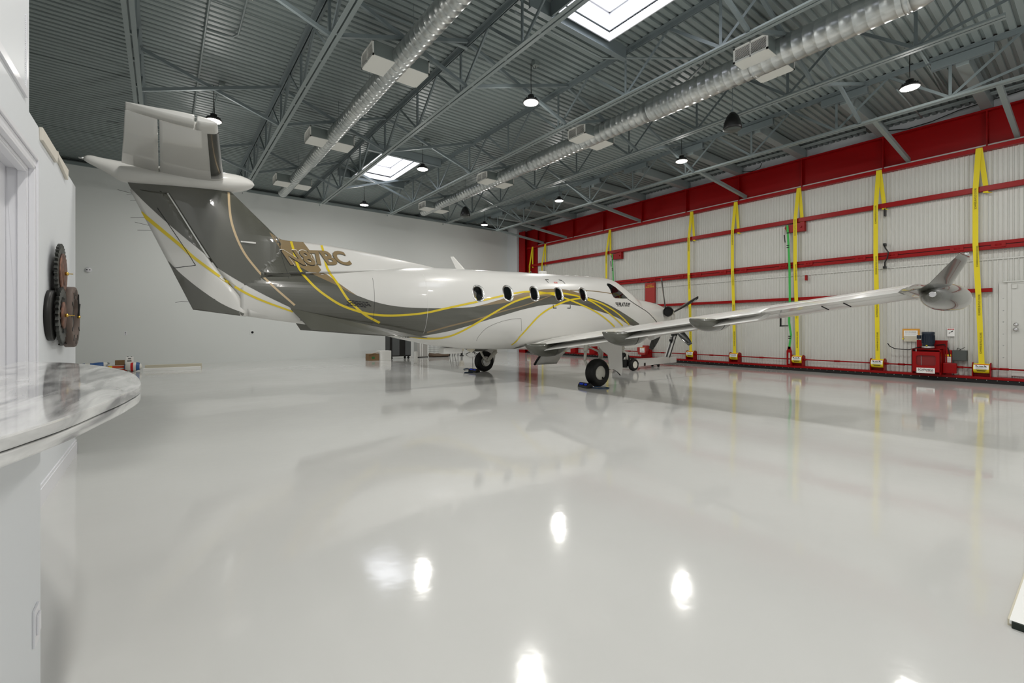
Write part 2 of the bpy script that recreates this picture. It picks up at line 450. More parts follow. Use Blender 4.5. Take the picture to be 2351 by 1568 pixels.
# cross bridging between neighbouring joists
ROWS = [3.4, 7.5, 11.55, 15.6]
RN = ['nearest row', 'second row', 'third row', 'farthest row']
BN = ['in the bay above the tail fin', 'in the bay of the narrower duct', 'in the skylight bay', 'in the bay of the wider duct', 'in the bay beside the red header']
for bi in range(5):
    xa, xb = JX[bi], JX[bi+1]; proto = {}
    for ri, y in enumerate(ROWS):
        for dn in (0, 1):
            lab = 'grey bridging bar %s, %s, %s end up' % (BN[bi], RN[ri], ('right', 'left')[dn])
            if dn in proto:
                o = proto[dn].copy(); COL.objects.link(o); o.location = proto[dn].location + Vector((0, y-ROWS[0], 0)); o['label'] = lab
            else:
                p = (xa+.05, y, ZB+.03) if dn == 0 else (xa+.05, y+.06, ZD-.06)
                q = (xb-.05, y, ZD-.06) if dn == 0 else (xb-.05, y+.06, ZB+.03)
                proto[dn] = build(MB().angle(p, q, .055, .006), 'bridging_bar', M_steel_d, None, lab, 'brace', 'cross bridging bars between the joists')

# purlins from the last joist to the red header, and sloping braces to its bottom flange
PY = [1.8, 3.78, 5.78, 7.72, 9.7, 11.7, 13.77, 15.66, 17.66, 18.97]
pname = ['nearest the viewer', 'second from the viewer', 'third from the viewer', 'fourth from the viewer', 'fifth from the viewer', 'fifth from the corner', 'fourth from the corner', 'third from the corner', 'second from the corner', 'nearest the corner']
pp = None
for k, y in enumerate(PY):
    lab = 'square grey purlin between last joist and red header, %s' % pname[k]
    if pp is None:
        pp = thing('roof_purlin', (12.7, y, 6.54), lab, 'beam', 'purlins over the red header')
        build(MB().box(12.66, 15.78, y-.1, y+.1, 6.54, 6.80), 'beam', M_steel, pp, bevel=.012)
        build(MB().box(12.56, 12.60, y-.45, y+.45, 6.60, 6.76).box(12.66, 12.68, y-.45, y+.45, 6.60, 6.76), 'gusset_plate', M_steel_d, pp)
    else: dup(pp, (12.7, y, 6.54), lab)
BY = [1.3, 3.22, 7.43, 11.7, 16.0, 17.7]
bn = ['nearest the viewer', 'second from the viewer', 'third from the viewer', 'third from the corner', 'second from the corner', 'nearest the corner']
bp_ = None
for k, y in enumerate(BY):
    lab = 'light grey sloping brace from joist down to red header, %s' % bn[k]
    if bp_ is None: bp_ = build(MB().angle((12.62, y, ZB+.01), (15.52, y, 5.66), .085, .008), 'flange_brace', M_steel, None, lab, 'brace', 'sloping braces to the red header')
    else:
        o = bp_.copy(); COL.objects.link(o); o.location = bp_.location + Vector((0, y-BY[0], 0)); o['label'] = lab

# ================================================================== DUCTS
def duct(name, x, z, segs, y_near, elbow, regs, side, label, pitch=.17):
    """segs: list of (y0, y1, radius) from near to far"""
    e = thing(name, (x, segs[0][0], z), label, 'duct', 'spiral air ducts')
    for i, (y0, y1, r) in enumerate(segs):
        m = MB(); rings = []; n = 40
        y = y0; yy = [y0]
        while y < y1-.02:
            for d_, dr in ((.0, 0), (pitch*.86, 0), (pitch*.90, .006), (pitch*.96, .006)):
                pass
            y += pitch; yy.append(min(y, y1))
        prof = []
        for a, b in zip(yy[:-1], yy[1:]):
            L = b-a; prof += [(a, r), (a+L*.88, r), (a+L*.92, r+.0045), (a+L*.97, r+.0045)]
        prof.append((y1, r))
        if i+1 < len(segs): prof.append((y1+.12, segs[i+1][2]))
        for yv, rv in prof: rings.append([(x+rv*math.cos(2*PI*j/n), yv, z+rv*math.sin(2*PI*j/n)) for j in range(n)])
        m.loft(rings, cap0=(i == 0 and not elbow), cap1=(i+1 == len(segs)))
        build(m, 'duct_section', M_galv, e)
        for yc in (y0+.06, (y0+y1)/2):
            cl = MB().lathe([(r+.002, -.03), (r+.010, -.03), (r+.010, .03), (r+.002, .03)], (x, yc, z), 'y', 40, cap=False)
            build(cl, 'coupling_band', M_galv, e)
    if elbow:
        r = segs[0][2]; m = MB(); pts = [(x, segs[0][0]+.02, z)]
        for a in range(1, 9):
            t_ = R(90*a/8); pts.append((x, segs[0][0]-.45*math.sin(t_), z+.45*(1-math.cos(t_))))
        m.tube(pts, r+.004, 40, smooth=True); build(m, 'elbow', M_galv, e)
    for yc in regs:
        w = .59; h = .265; xl = .52
        for sgn in (-1, 1):
            x1 = x+sgn*xl
            bx = MB(); bx.box(min(x, x1), max(x, x1), yc-w/2+.012, yc+w/2-.012, z-h/2+.012, z+h/2-.012)
            reg = build(bx, 'register_box', [M_galv_d], e)
            pl = MB(); pl.box(min(x+sgn*.10, x1), max(x+sgn*.10, x1), yc-w/2+.008, yc+w/2-.008, z-h/2+.002, z-h/2+.012)
            build(pl, 'bottom_panel', M_regwhite, reg)
            g = MB(); q = .03; xa, xb = (x1-.018, x1) if sgn < 0 else (x1, x1+.018)
            g.box(xa, xb, yc-w/2, yc+w/2, z+h/2-q, z+h/2).box(xa, xb, yc-w/2, yc+w/2, z-h/2, z-h/2+q)
            g.box(xa, xb, yc-w/2, yc-w/2+q, z-h/2, z+h/2).box(xa, xb, yc+w/2-q, yc+w/2, z-h/2, z+h/2).box(xa, xb, yc-.008, yc+.008, z-h/2, z+h/2)
            ns = 11
            for s_ in range(ns):
                zz = z-h/2+q+(h-2*q)*(s_+.5)/ns
                g.obox(((xa+xb)/2, yc, zz), (.007, 0, -sgn*.003), (0, w/2-q, 0), (0, 0, .0035))
            build(g, 'grille', M_regwhite, reg)
            build(MB().box(x1-.002 if sgn < 0 else x1-.001, x1+.001 if sgn < 0 else x1+.002, yc-w/2+q, yc+w/2-q, z-h/2+q, z+h/2-q), 'grille_void', M_dark, reg)
    y = segs[0][0]+1.
    while y < segs[-1][1]-.3:
        r = [s_[2] for s_ in segs if s_[0] <= y <= s_[1]+.2][0]
        hr = MB(); hr.cyl((x, y, z+r+.01), (x, y, ZD), .005, 6).box(x-.02, x+.02, y-.01, y+.01, z+r-.002, z+r+.03)
        build(hr, 'hanger_rod', M_steel_d, e)
        y += 2.1
    return e
RY = [3.8, 8.0, 12.2, 16.45]
duct('spiral_duct', 3.41, 6.15, [(-2.15, 9.9, .185), (9.9, 14.2, .168), (14.2, 18.0, .150)], 0, False, RY[1:], 1, 'narrower galvanised spiral duct with white registers, above the tail')
duct('spiral_duct', 8.63, 6.15, [(1.75, 6.2, .238), (6.2, 10.3, .212), (10.3, 14.4, .186), (14.4, 17.4, .160)], 0, True, RY, 1, 'wider galvanised spiral duct with white registers, above the fuselage')

# ================================================================== HIGH BAY LAMPS
LX = [(.9, 'left'), (6.0, 'middle'), (11.42, 'right')]; LY = [2.35, 7.22, 12.15, 17.0]
fx = {.9: 'over the tail', 6.0: 'in the skylight bay', 11.42: 'near the red header'}
fy = ['nearest the viewer', 'second from the viewer', 'third from the viewer', 'nearest the back wall']
def make_lamp(x, y, label):
    e = thing('high_bay_lamp', (x, y, 5.9), label, 'lamp', 'round high bay lamps')
    h = MB(); h.lathe([(.05, .15), (.065, .145), (.065, .06), (.14, .045), (.165, .02), (.165, -.005), (.15, -.005)], (x, y, 5.93), 'z', 28)
    for k in range(14):
        a = 2*PI*k/14; h.obox((x+.1*math.cos(a), y+.1*math.sin(a), 5.985), (.035*math.cos(a), .035*math.sin(a), 0), (-.003*math.sin(a), .003*math.cos(a), 0), (0, 0, .02))
    build(h, 'lamp_housing', M_housing, e)
    build(MB().lathe([(0, -.012), (.10, -.012), (.145, -.004), (.148, .0)], (x, y, 5.925), 'z', 28), 'lamp_lens', M_lens, e)
    hk = MB(); hk.lathe([(.006, 0), (.012, .02), (.006, .05)], (x, y, 6.08), 'z', 8); build(hk, 'hook', M_chrome, e)
    cb = MB(); cb.cyl((x, y, 6.12), (x, y, ZD-.12), .006, 6)
    pts = [(x+.008*math.cos(4*t_)+.008, y+.008*math.sin(4*t_), 6.06+.62*t_) for t_ in [i/12 for i in range(13)]]
    pts += [(x+.05, y+.02, 6.72), (x+.10, y+.03, 6.67), (x+.15, y+.04, 6.70), (x+.16, y+.05, 6.76)]
    cb.tube(pts, .006, 6); build(cb, 'cable', M_blackp, e)
    jb = MB(); jb.box(x+.10, x+.22, y-.01, y+.11, 6.76, ZD+.01); build(jb, 'junction_box', M_galv_d, e, bevel=.004)
    return e
lamp0 = None
for xi, (x, s_) in enumerate(LX):
    for yi, y in enumerate(LY):
        lab = 'round bright high bay lamp %s, %s' % (fx[x], fy[yi])
        if lamp0 is None: lamp0 = make_lamp(x, y, lab)
        else: dup(lamp0, (x, y, 5.9), lab)
        for kind_, en_, z_ in (('POINT', 95, 5.79), ('AREA', 140, 5.905)):
            ld = bpy.data.lights.new('bay_and_fill_light', kind_); ld.energy = en_; ld.color = (1, .975, .93)
            if kind_ == 'POINT': ld.shadow_soft_size = .11
            else: ld.shape = 'DISK'; ld.size = .28
            lo = bpy.data.objects.new('bay_and_fill_light', ld); COL.objects.link(lo); lo.location = (x, y, z_)
for xi, x in enumerate((.9, 6.0, 11.42)):      # unseen fill lights, added around the viewer to brighten the near side
    for kind_, en_, z_ in (('POINT', 95, 5.79), ('AREA', 140, 5.905)):
        ld = bpy.data.lights.new('bay_and_fill_light', kind_); ld.energy = en_; ld.color = (1, .975, .93)
        if kind_ == 'POINT': ld.shadow_soft_size = .11
        else: ld.shape = 'DISK'; ld.size = .28
        lo = bpy.data.objects.new('bay_and_fill_light', ld); COL.objects.link(lo); lo.location = (x, -1.4 if x > 1 else .3, z_)

# pendant speakers
def speaker(x, y, z, label):
    e = thing('pendant_speaker', (x, y, z), label, 'speaker', 'black bell shaped pendant speakers')
    build(MB().lathe([(.02, .36), (.06, .34), (.12, .26), (.165, .14), (.185, .03), (.18, 0), (.168, -.012)], (x, y, z), 'z', 28), 'bell', M_blackp, e)
    build(MB().lathe([(0, -.02), (.166, -.014), (.168, 0)], (x, y, z), 'z', 28), 'speaker_grille', M_greybox, e)
    build(MB().cyl((x, y, z+.36), (x, y, ZD), .006, 6).box(x-.015, x+.015, y-.015, y+.015, z+.36, z+.42), 'hanger_wire', M_steel_d, e)
speaker(9.55, 4.85, 5.50, 'black bell speaker hanging below the wider duct, nearer the viewer')
speaker(8.95, 14.6, 5.48, 'black bell speaker hanging near the far end of the wider duct')

# conduits and pipe runs under the deck
def conduit(pts, r, label, name='electrical_conduit', cat='conduit'):
    return build(MB().tube(pts, r, 8), name, M_steel, None, label, cat)
conduit([(.62, -2., 6.80), (.62, 20., 6.80)], .018, 'straight grey conduit above the tail, left of the pair')
conduit([(1.12, -2., 6.80), (1.12, 9.9, 6.80), (1.05, 10.05, 6.80), (.9, 10.1, 6.80), (.55, 10.1, 6.81)], .018, 'grey conduit above the tail that bends left near the lamp')
conduit([(1.02, 12.2, 6.80), (1.02, 20., 6.80)], .018, 'grey conduit above the tail running on from the lamp box')
conduit([(-.35, 7.6, 6.70), (2.2, 7.6, 6.70), (4.7, 7.6, 6.74)], .03, 'grey sprinkler pipe crossing the joists near the tail', 'sprinkler_pipe', 'pipe')
conduit([(4.75, 6.15, 6.68), (6.95, 6.15, 6.68), (6.98, 6.12, 6.68), (8.6, 4.95, 6.70), (8.75, 5.0, 6.70), (9.9, 7.0, 6.72)], .022, 'grey pipe passing under the end of the nearer skylight', 'sprinkler_pipe', 'pipe')
conduit([(11.2, 4.9, 6.74), (12.5, 4.9, 6.70), (13.2, 4.9, 6.70), (13.25, 4.9, 6.76)], .02, 'short grey sprinkler pipe end beyond the wider duct', 'sprinkler_pipe', 'pipe')
for k in range(3):
    conduit([(15.3+.07*k, -2, 6.78), (15.3+.07*k, 19.5, 6.78)], .022, ['grey conduit above the red header, innermost of three', 'grey conduit above the red header, middle of three', 'grey conduit above the red header, outermost of three'][k])
for k in range(2):
    conduit([(11.5+.09*k, 2.3, 6.8), (15.1, 2.3+.1*k, 6.8)], .016, ['grey conduit from the right lamp to the header, nearer', 'grey conduit from the right lamp to the header, farther'][k])
conduit([(13.0, 2.9, 6.62), (15.25, 2.9, 6.62)][::-1], .014, 'thin grey conduit beside the nearest purlins')
build(MB().tube([(15.7, 3.9, 6.74), (15.72, 3.3, 6.60), (15.72, 2.8, 6.62), (15.72, 2.3, 6.72), (15.72, 1.2, 6.78)], .013, 8), 'sagging_cable', M_blackp, None, 'thin black cable sagging across the white strip over the header', 'cable')
build(MB().tube([(15.72, 7.0, 6.76), (15.7, 7.05, 6.62), (15.68, 7.3, 6.56), (15.66, 7.5, 6.60), (15.68, 7.7, 6.68), (15.68, 7.75, 6.60)], .010, 8), 'hanging_cable', M_blackp, None, 'curled black cable end hanging over the white strip', 'cable')
build(MB().box(15.2, 15.5, 3.85, 4.05, 6.68, 6.80), 'pull_box', M_greybox, None, 'small grey pull box on the conduits above the header', 'box', bevel=.005)
# ================================================================== HEADER BEAM, COLUMN, DOOR
hb = thing('header_beam', (15.6, 9, 5.5), 'deep red steel header beam over the hangar door', 'beam')
build(MB().box(15.74, 15.77, YN, 19.55, 5.6, 6.52), 'web_plate', M_red, hb)
build(MB().box(15.60, 15.93, YN, 19.55, 6.49, 6.53), 'top_flange', M_red, hb, bevel=.004)
build(MB().box(15.48, 15.93, YN, 19.0, 5.52, 5.62), 'bottom_flange', M_red, hb, bevel=.01)
for y in PY + [19.4]:
    build(MB().box(15.61, 15.74, y-.012, y+.012, 5.62, 6.49), 'stiffener', M_red, hb)
cn = thing('door_column', (15.6, 19.3, 0), 'red steel column at the far end of the hangar door', 'column')
build(MB().box(15.36, 15.40, 19.0, 19.5, 0, 6.5), 'flange', M_red, cn, bevel=.004)
build(MB().box(15.40, 15.9, 19.44, 19.48, 0, 6.5), 'web', M_red, cn)
build(MB().box(15.60, 15.66, 18.25, 19.44, 0, 6.48), 'jamb_plate', M_red, cn)
build(MB().box(15.595, 15.60, 18.75, 18.95, 4.15, 4.35), 'column_label', M_paper, cn)
build(MB().box(15.592, 15.596, 18.77, 18.93, 4.20, 4.30), 'label_print', M_ink, cn)

hd = thing('hangar_door', (15.6, 9, 0), 'white ribbed folding hangar door with red rails', 'hangar door')
pan = MB(); pts = []; p = .083; y = -2.1
while y < 18.95:
    pts += [(15.64, y), (15.64, y+.05), (15.615, y+.06), (15.615, y+.072)]; y += p
for za, zb_ in ((.10, 2.93), (2.95, 5.6)):
    pan.loft([[(a, b_, za) for a, b_ in pts], [(a, b_, zb_) for a, b_ in pts]], closed=False, smooth=False)
build(pan, 'door_panel', M_white_metal, hd, recalc=False)
build(MB().box(15.66, 15.70, YN, 19.3, .05, 5.7), 'door_backing', M_white_metal, hd)
def rail(y0, y1, z0, z1, x0=15.50, x1=15.60):
    return build(MB().box(x0, x1, y0, y1, z0, z1), 'rail', M_red, hd, bevel=.006)
rail(YN, 18.9, 4.56, 4.685); rail(YN, 18.9, 3.265, 3.35); rail(YN, 18.9, 3.165, 3.25); rail(1.70, 18.9, 2.165, 2.255)
build(MB().box(15.52, 15.6, YN, 18.9, 3.25, 3.265), 'fold_seal', M_black, hd)
build(MB().box(15.605, 15.615, YN, 18.9, 2.925, 2.955), 'panel_seam', M_white_metal, hd)
ps = MB()
for y in (1.95, 3.9, 5.9, 7.85, 9.48, 11.4, 13.4, 15.5, 17.6):
    for s_ in (-.35, .35): ps.lathe([(.022, -.05), (.022, .05)], (15.49, y+s_, 3.257), 'y', 8); ps.box(15.48, 15.50, y+s_-.12, y+s_+.12, 3.20, 3.31)
build(ps, 'hinge_plates', M_red, hd)
build(MB().box(15.44, 15.62, YN, 18.95, .095, .155), 'sill', M_red, hd, bevel=.006)
sl = MB(); sl.box(15.46, 15.60, YN, 18.95, 0.001, .095)
y = -2.; k = 0
while y < 18.9: sl.lathe([(.009, -.006), (.009, .002)], (15.458, y, .078), 'x', 6, 1); y += .172
build(sl, 'rubber_seal', [M_black, M_galv], hd)
# pedestrian door leaf set in the hangar door
ac = build(MB().box(15.585, 15.615, .45, 1.40, .20, 2.33), 'access_door', M_white_metal, hd, bevel=.004)
fr = MB(); fr.box(15.575, 15.615, 1.40, 1.46, .16, 2.37).box(15.575, 15.615, .3, 1.40, 2.33, 2.37).box(15.55, 15.615, .3, 1.52, 2.37, 2.40).box(15.605, 15.615, 1.46, 1.60, .16, 2.37)
build(fr, 'door_frame', M_white_metal, hd, bevel=.003)
build(MB().lathe([(.045, 0), (.045, -.008), (.02, -.012), (.02, -.04), (.04, -.05), (.042, -.07), (.02, -.08)], (15.585, 1.33, 1.28), 'x', 18), 'knob', M_chrome, ac)
build(MB().lathe([(.04, 0), (.04, -.012), (.02, -.022)], (15.585, 1.33, 1.39), 'x', 18), 'deadbolt', M_chrome, ac)
build(MB().box(15.555, 15.585, 1.31, 1.39, 2.22, 2.31), 'door_contact', M_white_metal, ac, bevel=.004)
bl = MB()
for z in (.35, .62, .9, 1.17, 1.45, 1.72, 2.0): bl.lathe([(.012, 0), (.008, -.008)], (15.605, 1.53, z), 'x', 8)
build(bl, 'frame_bolts', M_galv, hd)

# ------------------------------------------------------------------ lifting straps
STR = [(1.92, 1.97, 1.865, 'nearest the white access door'), (3.84, 3.895, 3.85, 'between motor and wing tip'), (5.81, 5.895, 5.825, 'beside the nearer green strap'), (7.75, 7.84, 7.765, 'fourth from the access door'),
       (9.38, 9.47, 9.39, 'fifth from the access door, right of the propeller'), (13.25, 13.42, 13.36, 'above the cockpit'), (17.49, 17.70, 17.65, 'second from the red column'), (18.50, 18.70, 18.66, 'nearest the red column')]
for si, (yt, ym, yb, where) in enumerate(STR):
    e = thing('lifting_strap', (15.45, yb, .4), 'yellow door lifting strap ' + where, 'strap', 'yellow lifting straps')
    w = .05
    s_ = MB()
    def band(mb, pts, mi=0, hw=w, t=.006):
        rings = [[(x, y-hw, z), (x, y+hw, z), (x+t, y+hw, z), (x+t, y-hw, z)] for x, y, z in pts]
        mb.loft(rings, mi, True, True, True, False)
    band(s_, [(15.47, yt, 5.60), (15.44, ym, 4.62), (15.44, ym, 3.3), (15.45, yb+(ym-yb)*.5, 2.0), (15.44, yb, .42)])
    for z in (4.40, 3.02, 1.86, .95)[:4 if si < 5 else 2]:
        f = (z-.42)/4.2; yy = yb+(ym-yb)*min(1, max(0, f*1.15))
        put_text(s_, 'SCHWEISS BI-FOLD DOORS', (15.434 if z > 2 else 15.438, yy, z), (0, 0, 1), (0, 1, 0) if False else (0, 1, 0), .50, .035, 1)
    build(s_, 'webbing', [M_yellow, M_ink], e)
    r_ = MB(); band(r_, [(15.475, yt-.02, 5.60), (15.52, ym-.16, 4.70), (15.52, ym-.16, 4.53), (15.50, ym-.24, 4.50)], 0, .045)
    build(r_, 'return_loop', M_yellow, e)
    d = thing('strap_drum', (15.45, yb, .155), 'yellow labelled strap drum under the strap ' + where, 'drum', 'strap drums along the door sill')
    br = MB()
    for q in (-.15, .15): br.prism([(15.36, .155), (15.60, .155), (15.60, .45), (15.50, .49), (15.42, .49), (15.36, .42)], 'y', yb+q-.008, yb+q+.008)
    br.box(15.55, 15.60, yb-.15, yb+.15, .155, .30)
    br.lathe([(.03, -.04), (.03, .04)], (15.46, yb-.19, .355), 'y', 10)
    build(br, 'bracket', M_red, d, bevel=.003)
    build(MB().lathe([(.112, -.135), (.115, -.13), (.115, .13), (.112, .135)], (15.46, yb, .355), 'y', 28), 'drum_cover', M_yellow_lbl, d)
    lb = MB()
    def arc(mb, r, a0, a1, hw, mi, n=6, dy=0):
        rr = []
        for i in range(n+1):
            a = R(a0+(a1-a0)*i/n); rr.append([(15.46-r*math.cos(a), yb+dy-hw, .355+r*math.sin(a)), (15.46-r*math.cos(a), yb+dy+hw, .355+r*math.sin(a))])
        mb.loft(rr, mi, False, smooth=True)
    arc(lb, .1165, -12, 44, .125, 0); arc(lb, .1175, 44, 54, .125, 1)
    for q in (-.07, .07): lb.add([(15.341, yb+q-.03, .39), (15.341, yb+q+.03, .41), (15.345, yb+q+.01, .43)], [(0, 1, 2)], 2)
    for zz in (.385, .37, .345, .33): lb.box(15.3415, 15.3425, yb-.09, yb+.09, zz, zz+.003, 3)
    lb.box(15.339, 15.341, yb-.035, yb+.035, .40, .412, 2)
    arc(lb, .117, -36, -29, .07, 2); arc(lb, .117, -26, -21, .09, 2)
    build(lb, 'warning_label', [M_paper, M_redink, M_ink, M_greybox], d, recalc=False)
# drive shaft along the sill
sh = MB(); sh.cyl((15.46, -1.5, .355), (15.46, 18.9, .355), .019, 10)
for y in (1.5, 2.25, 3.35, 4.8, 6.9, 8.6, 10.6, 12.2, 14.5, 16.5): sh.cyl((15.46, y-.07, .355), (15.46, y+.07, .355), .028, 10)
build(sh, 'drive_shaft', M_red, None, 'long red drive shaft running along the door sill', 'shaft')

# ------------------------------------------------------------------ green latch straps with red brackets
for gi, (y, yb_, where) in enumerate(((6.10, 6.06, 'nearer, beside the third yellow strap'), (13.07, 12.95, 'farther, above the cockpit'))):
    e = thing('latch_strap', (15.44, y, .7), 'green ratchet strap on the hangar door, ' + where, 'strap', 'green latch straps')
    g = MB(); rings = []
    for yy, z in ((y+.01, 4.50), (y-.02, 3.95), (y-.05, 3.2), (y-.06, 2.2), (y-.04, 1.5), (yb_-.05, 1.1), (yb_, .66)):
        rings.append([(15.43, yy-.03, z), (15.43, yy+.03, z), (15.437, yy+.03, z), (15.437, yy-.03, z)])
    g.loft(rings, 0, True, True, True, False); build(g, 'webbing', M_green, e)
    q = MB()
    for z in (4.25, 3.86, 3.80, .98, 1.04): q.box(15.422, 15.43, y-.04 if z > 2 else yb_-.05, y+.03 if z > 2 else yb_+.02, z, z+.03)
    q.obox((15.44, y+.09, 4.10), (.008, 0, 0), (0, .012, .0), (0, .012, .12)); build(q, 'ratchet', M_black, e)
    b_ = thing('latch_bracket', (15.5, y, 4.28), 'red bracket holding the top of the green strap, ' + where, 'bracket', 'red latch brackets')
    build(MB().prism([(y+.06, 4.36), (y+.10, 4.43), (y+.06, 4.50), (y-.46, 4.55), (y-.46, 4.26), (y+.04, 4.28)], 'x', 15.45, 15.60), 'plate', M_red, b_, bevel=.006)
    build(MB().lathe([(.03, 0), (.03, -.03)], (15.45, y-.36, 4.40), 'x', 12), 'pivot', M_red, b_)
    f = thing('latch_anchor', (15.45, yb_, .155), 'slotted red anchor under the green strap, ' + where, 'bracket', 'red latch anchors')
    build(MB().box(15.43, 15.46, yb_-.075, yb_-.03, .155, .62).box(15.43, 15.46, yb_+.03, yb_+.075, .155, .62).box(15.43, 15.46, yb_-.03, yb_+.03, .55, .62).prism([(yb_-.06, .62), (yb_+.06, .62), (yb_+.035, .74), (yb_-.035, .74)], 'x', 15.43, 15.46).box(15.46, 15.60, yb_-.075, yb_+.075, .155, .20), 'slotted_plate', M_red, f, bevel=.003)

# ------------------------------------------------------------------ motor unit
mu = thing('door_motor_unit', (15.35, 2.8, .15), 'red door motor unit with dark blue motor and white sign', 'motor')
hs = MB()
y0, y1, z0, z1 = 2.54, 3.08, .155, .785
hs.box(15.14, 15.44, y0, y0+.012, z0, z1).box(15.14, 15.44, y1-.012, y1, z0, z1).box(15.14, 15.44, y0, y1, z1-.012, z1)
ww = rrect(.37, .25, .05); yc, zc = (y0+y1)/2, .50
# front face with a rounded opening, made from a ring of quads
outer = []
for a, b_ in ww:
    s_ = max(abs(a)/.27, abs(b_)/.315); outer.append((a/s_*1.0, b_/s_*1.0))
front = MB()
n_ = len(ww)
front.add([(15.14, yc+a, zc+b_) for a, b_ in ww]+[(15.14, yc+max(-.27, min(.27, a)), .47+max(-.315, min(.315, b_))) for a, b_ in outer], [(i, (i+1) % n_, n_+(i+1) % n_, n_+i) for i in range(n_)])
hs.add(front.v, front.f)
build(hs, 'housing', M_red, mu)
M_redmesh = mat('red_mesh_guard', '#7d1a1a', .5)
build(MB().box(15.17, 15.18, y0+.05, y1-.05, .33, .68), 'guard_mesh', M_redmesh, mu)
ch = MB()
for k in range(14): ch.lathe([(.006, -.008), (.006, .008)], (15.165, 2.90+.004*(k % 2), .38+.018*k), 'z', 5)
build(ch, 'chain', M_galv, mu)
build(MB().box(15.48, 15.50, 2.46, 3.05, .155, 1.0), 'back_plate', M_red, mu, bevel=.004)
build(MB().box(15.40, 15.48, 2.46, 2.48, .155, .98), 'side_plate', M_red, mu)
mo = MB(); mo.lathe([(.085, 0), (.11, .02), (.115, .12), (.12, .14), (.12, .36), (.125, .37), (.125, .42), (.11, .43)], (15.28, 2.79, .785), 'z', 28)
for k in range(18):
    a = 2*PI*k/18; mo.obox((15.28+.122*math.cos(a), 2.79+.122*math.sin(a), 1.03), (.006*math.cos(a), .006*math.sin(a), 0), (-.006*math.sin(a), .006*math.cos(a), 0), (0, 0, .10))
build(mo, 'motor', M_navy, mu)
build(MB().lathe([(.122, 0), (.122, .055)], (15.28, 2.79, .80), 'z', 28), 'motor_band', M_alu, mu)
build(MB().box(15.17, 15.25, 2.92, 2.99, 1.04, 1.13), 'terminal_box', M_navy, mu, bevel=.006)
build(MB().box(15.142, 15.155, 2.78, 2.81, .865, .885), 'motor_tag', M_yellow, mu)
sg = MB(); sg.box(15.128, 15.138, 2.64, 2.985, .185, .315, 0)
put_text(sg, 'SCHWEISS', (15.1265, 2.812, .265), (0, -1, 0), (0, 0, 1), .29, .05, 1, offset=.02)
put_text(sg, 'DOORS', (15.1265, 2.735, .225), (0, -1, 0), (0, 0, 1), .13, .022, 2, offset=.02)
put_text(sg, 'www.bifold.com', (15.1265, 2.90, .217), (0, -1, 0), (0, 0, 1), .08, .008, 1)
sg.add([(15.1265, 2.85, .305), (15.1265, 2.83, .305), (15.1265, 2.84, .293)], [(0, 1, 2)], 2)
build(sg, 'maker_sign', [M_paper, M_ink, M_redink], mu, recalc=False)
build(MB().box(15.30, 15.44, 2.28, 2.53, .20, .45).box(15.42, 15.48, 2.38, 2.50, .155, .77), 'chain_guard', M_red, mu, bevel=.02)
lb = MB(); lb.box(15.412, 15.419, 2.39, 2.49, .46, .60, 0).box(15.412, 15.419, 2.39, 2.49, .60, .615, 2).box(15.412, 15.419, 2.39, 2.49, .615, .66, 1)
for k in range(6): lb.box(15.410, 15.412, 2.40, 2.48, .48+.018*k, .483+.018*k, 3)
build(lb, 'caution_label', [M_paper, M_yellow_lbl, M_redink, M_greybox], mu)

cb = thing('control_box', (15.5, 2.25, .5), 'dark grey electrical box right of the red motor unit', 'box')
build(MB().box(15.45, 15.60, 2.12, 2.38, .505, .765), 'enclosure', M_greybox, cb, bevel=.006)
build(MB().box(15.44, 15.45, 2.13, 2.37, .515, .755), 'cover', M_greybox, cb, bevel=.003)
build(MB().tube([(15.5, 2.30, .765), (15.46, 2.28, .82), (15.45, 2.24, .80), (15.46, 2.22, .77)], .006, 6).tube([(15.5, 2.26, .765), (15.47, 2.21, .80), (15.46, 2.15, .84)], .006, 6), 'cable_tail', M_blackp, cb)
build(MB().tube([(15.48, 3.645, .90), (15.46, 3.60, .83), (15.47, 3.50, .765), (15.48, 3.35, .75), (15.48, 3.2, .745), (15.46, 3.05, .80), (15.40, 2.93, .84)], .012, 8).tube([(15.46, 2.67, .88), (15.46, 2.52, .90), (15.42, 2.44, .80), (15.41, 2.41, .60)], .012, 8), 'black_cable', M_blackp, None, 'black cable running from the door skin to the motor unit', 'cable')
build(MB().tube([(15.50, 3.72, 3.55), (15.46, 3.69, 3.46), (15.44, 3.62, 3.34), (15.44, 3.64, 3.2), (15.46, 3.70, 3.08), (15.50, 3.71, 2.98)], .016, 8).box(15.48, 15.6, 3.69, 3.75, 2.92, 2.98).box(15.48, 15.6, 3.69, 3.75, 3.54, 3.60), 'black_cable', M_blackp, None, 'black cable looping over the middle red rail', 'cable')
build(MB().box(15.50, 15.60, 3.70, 3.73, 4.34, 4.54), 'door_bumper', M_blackp, None, 'short black strip hanging under the upper red rail', 'strip')
build(MB().box(15.50, 15.60, 5.60, 5.65, 2.76, 2.92), 'red_clip', M_red, None, 'small red clip on the door beside the third yellow strap', 'clip', bevel=.004)

